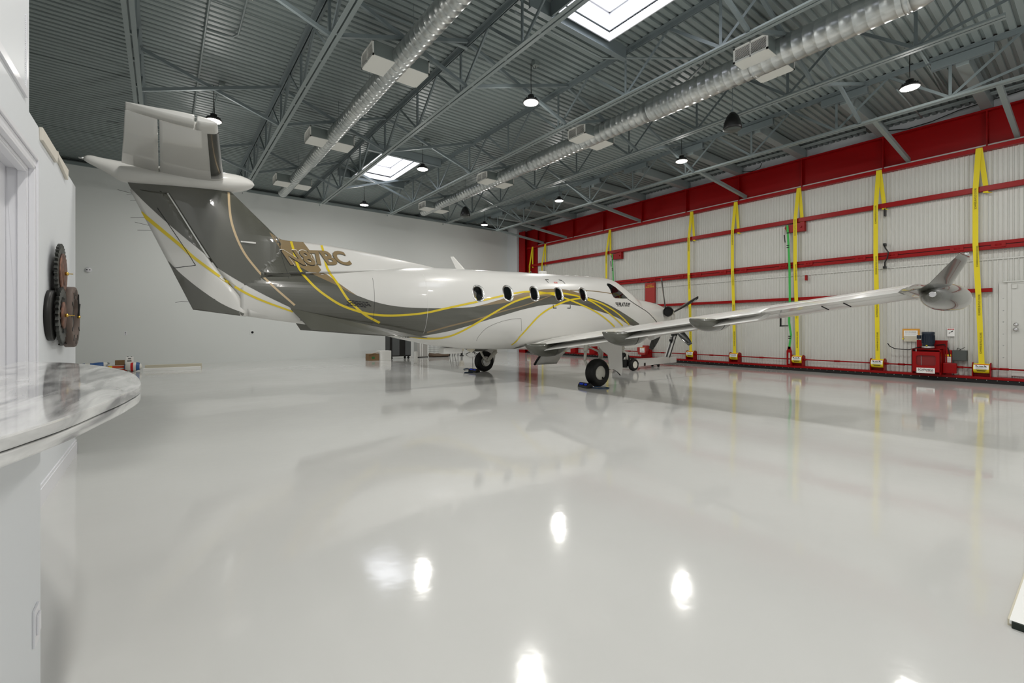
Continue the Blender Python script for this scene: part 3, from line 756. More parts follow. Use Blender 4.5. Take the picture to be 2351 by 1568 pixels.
mp_ = thing('manual_holder', (15.6, 3.18, .94), 'clear pouch and manila envelope on the door beside the motor', 'pouch')
build(MB().box(15.592, 15.605, 3.01, 3.36, 1.06, 1.29), 'envelope', M_ochre, mp_)
po = MB(); po.box(15.575, 15.592, 3.05, 3.33, .955, 1.245, 0).box(15.570, 15.576, 3.05, 3.33, .955, 1.10, 1)
put_text(po, 'SCHWEISS', (15.574, 3.19, 1.205), (0, -1, 0), (0, 0, 1), .22, .022, 2, offset=.02)
put_text(po, 'MANUAL STORAGE', (15.574, 3.19, 1.155), (0, -1, 0), (0, 0, 1), .21, .016, 2)
build(po, 'pouch', [M_paper, M_beige, M_ink], mp_)
build(MB().box(15.57, 15.592, 3.32, 3.36, 1.01, 1.045), 'yellow_tag', M_yellow_lbl, mp_)
ws = MB(); ws.box(15.595, 15.605, 2.355, 2.49, 1.10, 1.305, 0).box(15.592, 15.596, 2.365, 2.48, 1.265, 1.29, 1)
put_text(ws, 'DANGER', (15.591, 2.42, 1.277), (0, -1, 0), (0, 0, 1), .085, .013, 0)
ws.add([(15.593, 2.44, 1.20), (15.593, 2.40, 1.24), (15.593, 2.375, 1.245), (15.593, 2.395, 1.215), (15.593, 2.41, 1.205)], [(0, 1, 2, 3, 4)], 2)
ws.add([(15.593, 2.47, 1.18), (15.593, 2.43, 1.205), (15.593, 2.44, 1.175)], [(0, 1, 2)], 2)
build(ws, 'warning_sign', [M_paper, M_redink, M_ink], None, 'small white danger sign above the red motor unit', 'sign', recalc=False)

rp = MB(); rp.box(15.50, 15.58, 10.99, 11.44, 2.32, 3.13, 0)
put_text(rp, 'CAUTION', (15.497, 11.21, 3.03), (0, -1, 0), (0, 0, 1), .22, .04, 1)
put_text(rp, 'DO NOT OPERATE', (15.497, 11.21, 2.96), (0, -1, 0), (0, 0, 1), .38, .05, 1)
M_redlight = mat('red_panel_paint', '#a3302b', .45)
build(rp, 'red_plate', [M_redlight, M_yellow], None, 'red plate with yellow lettering hanging under the middle rail', 'plate', recalc=False)

sb = thing('shaft_housing', (15.4, 11.4, .155), 'red flared shaft housing with white label behind the nose wheel', 'housing')
build(MB().prism([(11.62, .62), (11.18, .62), (11.18, .42), (11.25, .25), (11.56, .25), (11.62, .40)], 'x', 15.22, 15.40), 'cover', M_redlight, sb, bevel=.006)
build(MB().box(15.40, 15.55, 11.13, 11.55, .155, .60), 'body', M_red, sb, bevel=.006)
lb = MB(); lb.box(15.215, 15.221, 11.26, 11.48, .34, .545, 0).box(15.213, 15.216, 11.27, 11.47, .515, .54, 1)
lb.add([(15.214, 11.44, .45), (15.214, 11.40, .49), (15.214, 11.38, .48)], [(0, 1, 2)], 2)
for k in range(3): lb.box(15.213, 15.216, 11.29, 11.46, .37+.02*k, .375+.02*k, 2)
build(lb, 'housing_label', [M_paper, M_ochre, M_ink], sb)
for y, where in ((14.2, 'nearer of the two under the wing root'), (15.4, 'farther of the two under the wing root')):
    s2 = thing('shaft_bearing', (15.4, y, .155), 'red bearing box on the door sill, ' + where, 'bearing', 'red bearing boxes')
    build(MB().box(15.36, 15.56, y-.16, y+.16, .155, .50), 'body', M_red, s2, bevel=.006)
    build(MB().box(15.35, 15.36, y-.1, y+.1, .25, .45), 'face_plate', M_red, s2, bevel=.003)
# ================================================================== BAR COUNTER AND LEFT WALL
def catmull(pts, n=8):
    P = [Vector(p) for p in pts]; P = [P[0]*2-P[1]]+P+[P[-1]*2-P[-2]]; out = []
    for i in range(1, len(P)-2):
        for k in range(n):
            t = k/n; t2, t3 = t*t, t*t*t
            out.append(tuple(.5*((2*P[i])+(P[i+1]-P[i-1])*t+(2*P[i-1]-5*P[i]+4*P[i+1]-P[i+2])*t2+(3*P[i]-P[i-1]-3*P[i+1]+P[i+2])*t3)))
    out.append(tuple(P[-2])); return out
bc = thing('bar_counter', (-.5, 2.2, 0), 'rounded grey marble bar counter on a white base', 'counter')
edge = catmull([(-.685, 4.0), (-.56, 3.84), (-.414, 3.64), (-.249, 3.24), (-.117, 2.71), (-.064, 2.16), (-.087, 1.864), (-.133, 1.623), (-.17, 1.447), (-.208, 1.32), (-.25, 1.21), (-.34, 1.06), (-.5, .93), (-.685, .86)])
def slab(z0, z1, inset, name):
    c = Vector((-.5, 2.3)); o = [tuple(Vector(p)+(c-Vector(p)).normalized()*inset) if p[0] > -.68 else p for p in edge]
    build(MB().prism(o, 'z', z0, z1), name, M_marble, bc, bevel=.004)
slab(1.0725, 1.10, 0, 'countertop'); slab(1.043, 1.070, .001, 'lower_slab')
build(MB().box(-.68, -.345, 1.05, 2.31, 0, 1.043), 'base', M_white_wall, bc, bevel=.008)
op = MB(); op.box(-.345, -.338, 2.17, 2.245, .235, .36).box(-.338, -.332, 2.185, 2.23, .27, .335)
build(op, 'wall_outlet', M_trim_white, None, 'white outlet plate on the base of the bar counter', 'outlet', bevel=.002)

wp = thing('return_air_panel', (XL, 3.4, 2.86), 'flat white return air panel high on the near left wall', 'panel')
pm = MB(); pm.box(XL, XL+.006, 2.4, 4.31, 2.875, 3.35)
build(pm, 'panel', M_white_wall, wp)
fm_ = MB(); fm_.box(XL, XL+.014, 2.4, 4.325, 2.815, 2.87).box(XL, XL+.012, 4.31, 4.325, 2.87, 3.36)
for k in range(34): fm_.box(XL+.006, XL+.010, 4.29, 4.296, 2.885+.0137*k, 2.891+.0137*k)
build(fm_, 'frame', M_trim_white, wp)
M_cream = mat('cream_paint', '#d6d0c4', .5)
build(MB().prism([(4.755, 2.775), (4.77, 2.685), (5.35, 2.685), (5.37, 2.775)], 'x', XL, XL+.02), 'cream_board', M_cream, None, 'cream board along the top of the low left wall, nearer', 'board', 'cream boards on the left wall', bevel=.003)
build(MB().prism([(5.365, 2.79), (5.385, 2.735), (5.87, 2.675), (5.89, 2.765), (5.9, 2.775), (5.385, 2.775)], 'x', XL, XL+.022), 'cream_board', M_cream, None, 'cream board along the top of the low left wall, farther', 'board', 'cream boards on the left wall', bevel=.003)

# gear wall clock
M_iron = mat('dark_iron', '#2b2b2a', .45, metal=.5); M_rust = mat('rusty_bronze', '#6b4a3c', .5, metal=.4); M_gear = mat('gunmetal', '#4a4b48', .4, metal=.6)
M_wood = mat('weathered_brown_wood', '#5f5149', .6); M_brass = mat('brass', '#c9a550', .25, metal=1.)
add_noise_variation(M_rust, '#4e342b', '#86604e', 14, 4)
gc = thing('gear_wall_clock', (XL, 5.3, 1.15), 'dark metal gear wall clock with overlapping cogs and a round dial', 'clock')
def cog(cy, cz, r, r2, x0, x1, teeth, hole, spokes, name, m, slant=0.):
    """a flat toothed wheel standing on the wall, with an open centre and spokes"""
    out = []
    for k in range(teeth):
        a0 = 2*PI*k/teeth; da = 2*PI/teeth
        for f, rr in ((.0, r2), (.22+slant, r), (.5, r), (.72, r2)) if not slant else ((0, r2), (.85, r)):
            out.append((cy+rr*math.cos(a0+da*f), cz+rr*math.sin(a0+da*f)))
    n_ = len(out); inn = []
    for p in out:
        a = math.atan2(p[1]-cz, p[0]-cy); inn.append((cy+hole*math.cos(a), cz+hole*math.sin(a)))
    m_ = MB()
    for x, fl in ((x0, 0), (x1, 1)):
        m_.add([(x, *p) for p in out]+[(x, *p) for p in inn], [(i, (i+1) % n_, n_+(i+1) % n_, n_+i) for i in range(n_)])
    m_.add([(x0, *p) for p in out]+[(x1, *p) for p in out], [(i, (i+1) % n_, n_+(i+1) % n_, n_+i) for i in range(n_)])
    m_.add([(x0, *p) for p in inn]+[(x1, *p) for p in inn], [(i, (i+1) % n_, n_+(i+1) % n_, n_+i) for i in range(n_)])
    for k in range(spokes):
        a = 2*PI*k/spokes+.2; m_.obox(((x0+x1)/2, cy+hole*.6*math.cos(a), cz+hole*.6*math.sin(a)), ((x1-x0)/2, 0, 0), (0, hole*.46*math.cos(a), hole*.46*math.sin(a)), (0, -.008*math.sin(a), .008*math.cos(a)))
    return build(m_, name, m, gc)
g1_ = cog(5.30, 1.757, .245, .215, -.685, -.665, 36, .165, 8, 'top_gear', M_gear)
build(MB().lathe([(.165, .0), (.165, .008), (.15, .012)], (-.665, 5.30, 1.757), 'x', 32), 'inner_ring', M_rust, g1_)
build(MB().lathe([(.10, 0), (.10, .012), (.075, .014), (.0, .014)], (-.663, 5.30, 1.757), 'x', 28), 'hub_disc', M_rust, g1_)
build(MB().lathe([(.014, 0), (.014, .02), (.004, .024), (.004, .05), (0, .05)], (-.65, 5.30, 1.757), 'x', 12), 'hub_pin', M_brass, g1_)
g2_ = cog(5.21, 1.407, .235, .205, -.668, -.650, 30, .15, 14, 'saw_gear', M_gear, .3)
build(MB().lathe([(.11, 0), (.11, .01), (.06, .014), (0, .014)], (-.652, 5.21, 1.407), 'x', 24), 'hub_disc', M_rust, g2_)
build(MB().lathe([(.014, 0), (.014, .02), (.004, .024), (.004, .06), (0, .06)], (-.64, 5.21, 1.407), 'x', 12), 'hub_pin', M_brass, g2_)
build(MB().lathe([(.20, 0), (.20, .03), (.185, .035), (0, .035)], (XL+.001, 5.09, 1.403), 'x', 40), 'drum', M_iron, gc)
dr = MB(); cy, cz = 5.62, 1.402
dr.lathe([(.165, .045), (.165, .10), (.262, .10), (.268, .09), (.268, .035), (.255, .03), (.165, .03)], (XL, cy, cz), 'x', 48, cap=False)
dl = build(dr, 'dial_ring', M_wood, gc)
nm_ = MB()
for k in range(12):
    a = 2*PI*k/12; nm_.obox((XL+.102, cy+.214*math.cos(a), cz+.214*math.sin(a)), (.002, 0, 0), (0, .028*math.cos(a), .028*math.sin(a)), (0, -.007*math.sin(a), .007*math.cos(a)))
build(nm_, 'hour_marks', M_iron, dl)
build(MB().lathe([(.085, .05), (.085, .075), (.11, .075), (.11, .05)], (XL, cy, cz), 'x', 32, cap=False), 'inner_ring', M_gear, dl)
hd_ = MB(); hd_.bar((XL+.115, cy, cz), (XL+.115, cy+.10, cz+.12), .012, .003).bar((XL+.12, cy, cz), (XL+.12, cy-.03, cz+.2), .010, .003)
build(hd_, 'clock_hands', M_iron, dl)
build(MB().lathe([(.012, 0), (.012, .02), (0, .022)], (XL+.11, cy, cz), 'x', 12), 'hub_pin', M_brass, dl)
st = MB()
for z0, z1 in ((1.63, 1.63), (1.53, 1.53), (1.56, 1.61), (1.24, 1.22), (1.20, 1.20), (1.17, 1.17)): st.bar((-.675, 5.22, z1), (-.67, 5.52, z0), .012, .012)
for k in range(6):
    a = 2*PI*k/6; st.bar((XL+.06, cy+.10*math.cos(a), cz+.10*math.sin(a)), (XL+.06, cy+.17*math.cos(a), cz+.17*math.sin(a)), .012, .01)
for cy_, cz_ in ((5.30, 1.757), (5.21, 1.407)): st.cyl((XL, cy_, cz_), (-.66, cy_, cz_), .02, 10)
st.box(XL, XL+.045, 5.60, 5.64, 1.15, 1.65)
build(st, 'strut', M_iron, gc)

# ================================================================== ALONG THE BACK WALL
def tagged(mb, name, m, label, cat, group=None, bevel=0., recalc=True): return build(mb, name, m, None, label, cat, group, None, bevel, recalc=recalc)
el_ = thing('emergency_light', (-1.95, YB, 3.15), 'small white twin-lens device high on the back wall at left', 'light')
build(MB().lathe([(.085, 0), (.085, -.04), (.06, -.07), (0, -.075)], (-1.95, YB, 3.23), 'y', 24), 'housing', M_trim_white, el_)
build(MB().lathe([(.02, -.068), (.016, -.08), (0, -.08)], (-1.985, YB, 3.23), 'y', 12).lathe([(.02, -.068), (.016, -.08), (0, -.08)], (-1.915, YB, 3.23), 'y', 12), 'lens', M_blackp, el_)
ol = thing('wall_outlet', (-1.02, YB, 1.08), 'white outlet plate on the back wall below the tail', 'outlet')
build(MB().box(-1.06, -.98, YB-.008, YB, 1.075, 1.2), 'plate', M_trim_white, ol, bevel=.003)
build(MB().box(-1.035, -1.005, YB-.010, YB-.008, 1.15, 1.175).box(-1.035, -1.005, YB-.010, YB-.008, 1.10, 1.125), 'sockets', M_greybox, ol)
pl = thing('wall_port', (2.79, YB, 1.05), 'pale square plate with a round black port on the back wall', 'port')
build(MB().box(2.70, 2.88, YB-.008, YB, 1.055, 1.235), 'plate', M_wall, pl, bevel=.003)
build(MB().lathe([(.045, -.012), (.045, 0)], (2.79, YB, 1.146), 'y', 20), 'port', M_dark, pl)

M_bagblue = mat('blue_plastic_bag', '#2b558c', .45); M_bagwhite = mat('white_plastic_bag', '#d9d7cf', .45); M_orange = mat('orange_print', '#c9441c', .5); M_clear = mat('cloudy_plastic', '#b9bdbb', .25)
def sack(c, l, w, h, rz, mats, name, label, bands):
    """a soft filled bag: superellipsoid with printed bands"""
    m_ = MB(); n1, n2 = 20, 18; rings = []
    for i in range(n1+1):
        t_ = i/n1; x = (t_-.5)*l; e_ = (1-abs(2*t_-1)**3)**.5*.85+.15
        rings.append([(x, w/2*e_*math.copysign(abs(math.cos(2*PI*j/n2))**.7, math.cos(2*PI*j/n2)), h/2+h/2*e_*math.copysign(abs(math.sin(2*PI*j/n2))**.7, math.sin(2*PI*j/n2))*(1-.10*math.sin(9*t_+j))) for j in range(n2)])
    m_.loft(rings)
    for k, f in enumerate(m_.f):
        x = sum(m_.v[i][0] for i in f)/len(f)/l+.5
        for a, b_, q in bands:
            if a <= x < b_: m_.m[k] = q
    m_.xform(Matrix.Translation(c) @ Matrix.Rotation(rz, 4, 'Z')); lo = min(p[2] for p in m_.v)
    m_.v = [(p[0], p[1], p[2]-lo) for p in m_.v]
    return tagged(m_, name, mats, label, 'bag')
sack((-1.62, 18.5, 0), .75, .4, .26, .1, [M_bagblue, M_bagwhite, M_redink], 'paint_bag', 'blue bag slumped at the left end of the clutter on the floor', [(.2, .35, 1), (.75, 1, 1)])
sack((-.72, 17.95, 0), .42, .3, .26, -.1, [M_bagwhite, M_redink, M_bagblue], 'paint_bag', 'white bag with red and blue bands beside the long white box', [(0, .12, 2), (.40, .55, 1), (.68, .92, 2)])
bx = MB(); bx.box(-1.30, -.85, 17.95, 18.25, 0, .10, 0).box(-1.301, -.86, 17.948, 17.95, .02, .085, 1).box(-1.30, -.86, 18.0, 18.25, .105, .195, 0).box(-1.301, -.865, 17.998, 18.0, .115, .18, 1).box(-1.28, -1.20, 17.996, 17.998, .12, .175, 2)
tagged(bx, 'flat_box', [M_bagwhite, M_orange, M_yellow_lbl], 'flat boxes with orange print stacked behind the banded bag', 'box')
tagged(MB().box(-1.14, -.92, 18.03, 18.2, .197, .345), 'small_carton', M_brown, 'small brown carton on top of the orange boxes', 'box', bevel=.004)
tagged(MB().lathe([(.06, 0), (.08, .02), (.085, .12), (.05, .19), (.025, .22), (.025, .25), (.03, .25), (.03, .28), (0, .28)], (-1.30, 18.35, .0), 'z', 20).xform(Matrix.Translation((0, 0, .0))), 'clear_jug', M_clear, 'cloudy plastic jug beside the small brown carton', 'jug')
cn_ = thing('white_canister', (-.80, 18.12, .197), 'tall white canister with faint label on the boxes', 'canister')
cm = MB(); cm.box(-.895, -.72, 18.05, 18.2, .197, .435); build(cm, 'body', M_paper, cn_, bevel=.008)
build(MB().box(-.87, -.83, 18.1, 18.15, .435, .45).box(-.78, -.745, 18.1, 18.15, .435, .45), 'cap', M_blackp, cn_)
build(MB().box(-.86, -.76, 18.046, 18.05, .30, .33).box(-.84, -.77, 18.046, 18.05, .37, .40), 'label_print', M_greybox, cn_)
def obb(name, p, q, w, h, m, label, cat, z0=0, bevel=.004):
    p = Vector((*p, z0)); q = Vector((*q, z0)); d = (q-p); L = d.length; d.normalize(); s_ = Vector((-d.y, d.x, 0))
    return tagged(MB().obox((p+q)/2+s_*w/2+Vector((0, 0, h/2)), d*L/2, s_*w/2, (0, 0, h/2)), name, m, label, cat, None, bevel)
obb('long_white_box', (-.48, 17.78), (.96, 17.66), .12, .085, M_paper, 'long white box lying on the floor in front of the beige carton', 'box')
obb('long_beige_box', (-.45, 18.28), (1.02, 18.22), .14, .15, M_beige, 'long beige box on the floor behind the white one', 'box')
ca = thing('cardboard_box', (6.8, 18.2, 0), 'brown cardboard box with green print beside the white cube', 'box')
build(MB().box(6.55, 6.98, 18.05, 18.4, 0, .27), 'carton', M_brown, ca, bevel=.004)
M_greenp = mat('green_print', '#2f6b3a', .5)
build(MB().box(6.68, 6.80, 18.046, 18.05, .07, .16), 'green_print', M_greenp, ca)
build(MB().obox((6.76, 18.1, .285), (.2, .02, .03), (0, .08, 0), (0, 0, .003)).box(6.74, 6.77, 18.04, 18.05, .24, .28), 'flap', M_brown, ca)
tagged(MB().box(7.0, 7.46, 17.95, 18.35, 0, .39), 'white_cube_box', M_paper, 'white box standing right of the brown carton', 'box', bevel=.012)
cab = thing('rolling_cabinet', (8.0, 18.5, 0), 'tall grey and black cabinet on casters behind the belly', 'cabinet')
build(MB().box(7.52, 8.46, 18.25, 18.75, .12, 1.45), 'carcass', M_blackp, cab, bevel=.01)
M_cabgrey = mat('cabinet_grey', '#585b5c', .4)
build(MB().box(7.62, 7.94, 18.23, 18.25, .16, 1.42), 'door', M_cabgrey, cab, bevel=.02); build(MB().box(8.20, 8.46, 18.23, 18.25, .16, 1.42), 'door', M_cabgrey, cab, bevel=.02)
for x in (7.62, 8.38):
    for y in (18.32, 18.68): build(MB().lathe([(.05, -.02), (.05, .02)], (x, y, .05), 'y', 14).box(x-.03, x+.03, y-.03, y+.03, .08, .12), 'caster', M_black, cab)
tagged(MB().lathe([(.06, 0), (.065, .01), (.065, .43), (.055, .44), (0, .44)], (7.50, 15.74, 0), 'z', 24), 'white_post', M_paper, 'short white upright tube on the floor under the belly', 'tube')
ac_ = thing('steel_cabinet', (9.25, 18.75, 0), 'stainless steel cabinet behind the belly, right of the black one', 'cabinet')
build(MB().box(9.0, 9.52, 18.72, 19.1, .03, 1.0), 'body', M_alu, ac_, bevel=.008)
build(MB().box(9.10, 9.14, 18.70, 18.72, .05, .98).box(9.20, 9.24, 18.70, 18.72, .05, .98).box(9.48, 9.52, 18.70, 18.72, .05, .98), 'frame_strip', M_paper, ac_)
build(MB().box(9.0, 9.52, 18.74, 19.08, 0, .03), 'plinth', M_blackp, ac_)
wc = MB(); 
for k in range(15): wc.cyl((9.58+.07*k, 19.15, .02), (9.58+.07*k, 19.15, .62), .004, 5)
for k in range(7): wc.cyl((9.58, 19.15, .02+.1*k), (10.58, 19.15, .02+.1*k), .004, 5)
for k in range(8): wc.cyl((10.58, 19.15-.08*k, .02), (10.58, 19.15-.08*k, .62), .004, 5)
for k in range(7): wc.cyl((10.58, 19.15, .02+.1*k), (10.58, 18.59, .02+.1*k), .004, 5)
tagged(wc, 'wire_pen', M_greybox, 'dark wire pen panels standing behind the brown pet bed', 'wire pen')
M_fleece = mat('brown_fleece', '#6a5a4c', .9); add_bump(M_fleece, 60, .6, .02)
pb = MB(); rings = []
for i in range(17):
    t_ = i/16; rings.append([(9.55+1.0*t_, 18.68+.26*math.cos(2*PI*j/16)*(1-abs(2*t_-1)**6)**.5, .075+.075*math.sin(2*PI*j/16)+(.05*abs(2*t_-1)**4 if math.sin(2*PI*j/16) > 0 else 0)+.012*math.sin(7*i+3*j)*(1 if math.sin(2*PI*j/16) > .2 else 0)) for j in range(16)])
tagged(pb.loft(rings), 'pet_bed', M_fleece, 'brown fleece pet bed on the floor in front of the wire pen', 'pet bed')
fr = MB()
for x in (10.78, 11.06): fr.bar((x, 18.7, 0), (x+.05, 18.75, .55), .025, .025).bar((x, 19.0, 0), (x+.02, 18.8, .55), .025, .025)
fr.bar((10.8, 18.72, .54), (11.1, 18.76, .54), .03, .03).bar((10.8, 18.75, .2), (11.1, 18.78, .2), .02, .02).bar((10.8, 18.75, .35), (11.1, 18.78, .5), .02, .02)
tagged(fr, 'folded_stand', M_blackp, 'black folded metal stand behind the belly, left of the cream tub', 'stand')
tb = thing('cream_tub', (11.28, 18.72, 0), 'cream tapered tub on a dark foot behind the far wheel', 'tub')
build(MB().lathe([(.08, .22), (.10, .23), (.14, .48), (.13, .50), (.12, .48), (.0, .46)], (11.28, 18.72, 0), 'z', 20), 'tub', M_beige, tb)
build(MB().lathe([(.10, 0), (.10, .02), (.05, .04), (.05, .22)], (11.28, 18.72, 0), 'z', 16), 'foot', M_blackp, tb)
ts = thing('tripod_stand', (12.2, 19.2, 0), 'black tripod stand base behind the far main wheel', 'stand')
build(MB().cyl((12.2, 19.2, .1), (12.2, 19.2, .95), .018, 10), 'pole', M_blackp, ts)
for k in range(3):
    a = R(20+120*k); build(MB().tube([(12.2, 19.2, .16), (12.2+.18*math.cos(a), 19.2+.18*math.sin(a), .11), (12.2+.34*math.cos(a), 19.2+.34*math.sin(a), .015)], .016, 8), 'leg', M_blackp, ts)
wb_ = thing('papers_on_wall', (14.0, YB, .62), 'white sheet pinned low on the wall by the corner', 'paper')
build(MB().box(13.6, 14.1, YB-.008, YB, .30, .85), 'sheet', M_paper, wb_)
# ================================================================== AIRCRAFT  (x forward, y to the left wing, z up; main wheels at x=0)
AO = Vector((7.73, 9.25, 0))
air = thing('airplane', AO, 'white single-engine turboprop with charcoal, bronze and yellow swoops, parked on three wheels', 'airplane')
WLOC[air.name] = Vector((0, 0, 0))       # parts below are written in the aircraft's own coordinates

ST = [  # x, top, bottom, half width
 (-6.66, 2.26, 1.53, .085), (-6.3, 2.31, 1.475, .135), (-5.58, 2.39, 1.374, .245), (-4.9, 2.46, 1.285, .36), (-4.156, 2.545, 1.175, .50), (-3.6, 2.60, 1.05, .605), (-3.268, 2.63, .984, .66),
 (-2.618, 2.668, .872, .745), (-1.976, 2.683, .815, .80), (-1.285, 2.705, .785, .83), (-.4, 2.735, .77, .845), (.3, 2.75, .765, .85), (1.24, 2.768, .77, .85), (2.0, 2.79, .775, .845),
 (2.393, 2.797, .78, .835), (2.62, 2.793, .79, .825), (2.83, 2.765, .80, .81), (3.07, 2.68, .82, .79), (3.5, 2.475, .86, .75), (3.916, 2.275, .90, .69), (4.219, 2.232, .95, .64), (4.666, 2.19, 1.02, .56),
 (5.249, 2.115, 1.15, .455), (5.613, 2.02, 1.27, .38), (5.82, 1.95, 1.38, .31)]
fT = pchip([s[0] for s in ST], [s[1] for s in ST]); fB = pchip([s[0] for s in ST], [s[2] for s in ST]); fW = pchip([s[0] for s in ST], [s[3] for s in ST])
fN = pchip([-6.66, -3.5, -1.5, 1.5, 3.2, 5.82], [2.0, 2.15, 2.45, 2.45, 2.3, 2.0])       # upper fullness
fNb = pchip([-6.66, -3.5, -2., 1.5, 3.2, 5.82], [2.0, 2.1, 2.9, 2.9, 2.4, 2.0])
fC = pchip([-6.66, -4, -2, 2.4, 4, 5.82], [.50, .50, .47, .47, .50, .5])
def fus_ring(x, n=72, grow=0.):
    zt, zb, w = fT(x)+grow, fB(x)-grow, fW(x)+grow; zc = zb+(zt-zb)*fC(x); out = []
    for j in range(n):
        a = 2*PI*j/n; c, s_ = math.cos(a), math.sin(a)
        e = 2/(fN(x) if s_ > 0 else fNb(x))
        y = w*math.copysign(abs(c)**e, c); z = zc+(zt-zc if s_ > 0 else zc-zb)*math.copysign(abs(s_)**e, s_)
        out.append((x, y, z))
    return out
xs = [-6.66+(.06*i) for i in range(209)]; xs = [x for x in xs if x < 5.82]+[5.82]
fm = MB().loft([fus_ring(x) for x in xs], 0)
fm_nose = [fus_ring(5.82)]
WINX = [(-2.173, 2.076), (-1.381, 2.113), (-.592, 2.139), (.211, 2.165), (1.089, 2.194)]
def win_outline(i, grow=0.):
    cx, cz = WINX[i]; return [(cx+a, cz+b_) for a, b_ in [(.150+grow)*0 or p for p in rrect(.27+2*grow, .36+2*grow, .125+grow, 7)]]
fus = build(fm, 'fuselage', [P_white, P_grey, P_tan, P_yel, P_beige, M_ink, M_paper, P_inside], air)
# cut the cabin window openings through the shell
cutm = MB()
for i in range(5): cutm.prism(win_outline(i, -.012), 'y', -1.5, 1.5)
cut = build(cutm, 'cutter', P_inside, air)
mod = fus.modifiers.new('b', 'BOOLEAN'); mod.object = cut; mod.operation = 'DIFFERENCE'; mod.solver = 'EXACT'
dg = bpy.context.evaluated_depsgraph_get(); dg.update()
nm = bpy.data.meshes.new_from_object(fus.evaluated_get(dg))
fus.modifiers.clear(); fus.data = nm; bpy.data.objects.remove(cut)
_bm = bmesh.new(); _bm.from_mesh(fus.data)
# the solid tube becomes a shell: drop the walls the cutter left across the cabin
kill = [f for f in _bm.faces if abs(f.normal.y) < .35 and all(abs(v.co.y) <= 1.2 for v in f.verts) and any(abs(f.calc_center_median().x-c[0]) < .16 and abs(f.calc_center_median().z-c[1]) < .21 for c in WINX) and abs(f.calc_center_median().y) < .86 and max(v.co.y for v in f.verts)-min(v.co.y for v in f.verts) > .5]
bmesh.ops.delete(_bm, geom=kill, context='FACES')
for f in _bm.faces: f.smooth = True
_bm.to_mesh(fus.data); _bm.free()
# dark cabin lining just inside the skin
ln = MB(); xr = [-3.2+.1*i for i in range(60)]
ln.loft([fus_ring(x, 48, -.035) for x in xr], 0)
lin_o = build(ln, 'cabin_lining', P_inside, air)
_bm = bmesh.new(); _bm.from_mesh(lin_o.data)
_cut = MB()
for i in range(5): _cut.prism(win_outline(i, -.005), 'y', -1.5, 1.5)
cut = build(_cut, 'cutter', P_inside, air)
_bm.free()
mod = lin_o.modifiers.new('b', 'BOOLEAN'); mod.object = cut; mod.operation = 'DIFFERENCE'; mod.solver = 'EXACT'
dg = bpy.context.evaluated_depsgraph_get(); dg.update()
nm = bpy.data.meshes.new_from_object(lin_o.evaluated_get(dg)); lin_o.modifiers.clear(); lin_o.data = nm; bpy.data.objects.remove(cut)
_bm = bmesh.new(); _bm.from_mesh(lin_o.data)
kill = [f for f in _bm.faces if max(v.co.y for v in f.verts)-min(v.co.y for v in f.verts) > .9]
bmesh.ops.delete(_bm, geom=kill, context='FACES'); _bm.to_mesh(lin_o.data); _bm.free()

def side_y(x, z, grow=0.):
    """half width of the fuselage skin at station x, height z"""
    zt, zb, w_ = fT(x), fB(x), fW(x); zc = zb+(zt-zb)*fC(x)
    if z >= zc: q = (z-zc)/(zt-zc); n_ = fN(x)
    else: q = (zc-z)/(zc-zb); n_ = fNb(x)
    q = min(1, max(0, q)); return w_*(1-q**n_)**(1/n_)+grow
# window rings and panes
P_pane = mat('cabin_window_pane', '#1a1e20', .02, alpha=.42, coat=1.)
for sg in (-1, 1):
    for i in range(5):
        o1 = win_outline(i, .012); o0 = win_outline(i, -.018); oi = win_outline(i, -.03)
        rg = MB(); n = len(o1)
        A = [(x, sg*side_y(x, z, .003), z) for x, z in o1]; B = [(x, sg*side_y(x, z, .009), z) for x, z in o0]; C_ = [(x, sg*(side_y(x, z)-.05), z) for x, z in oi]
        rg.add(A+B+C_, [(j, (j+1) % n, n+(j+1) % n, n+j) for j in range(n)]+[(n+j, n+(j+1) % n, 2*n+(j+1) % n, 2*n+j) for j in range(n)], 0, True)
        cw = build(rg, 'cabin_window', P_silver, air)
        pn = MB(); pn.add([(x, sg*(side_y(x, z)-.03), z) for x, z in win_outline(i, -.022)], [tuple(range(n))])
        build(pn, 'window_pane', P_pane, cw)

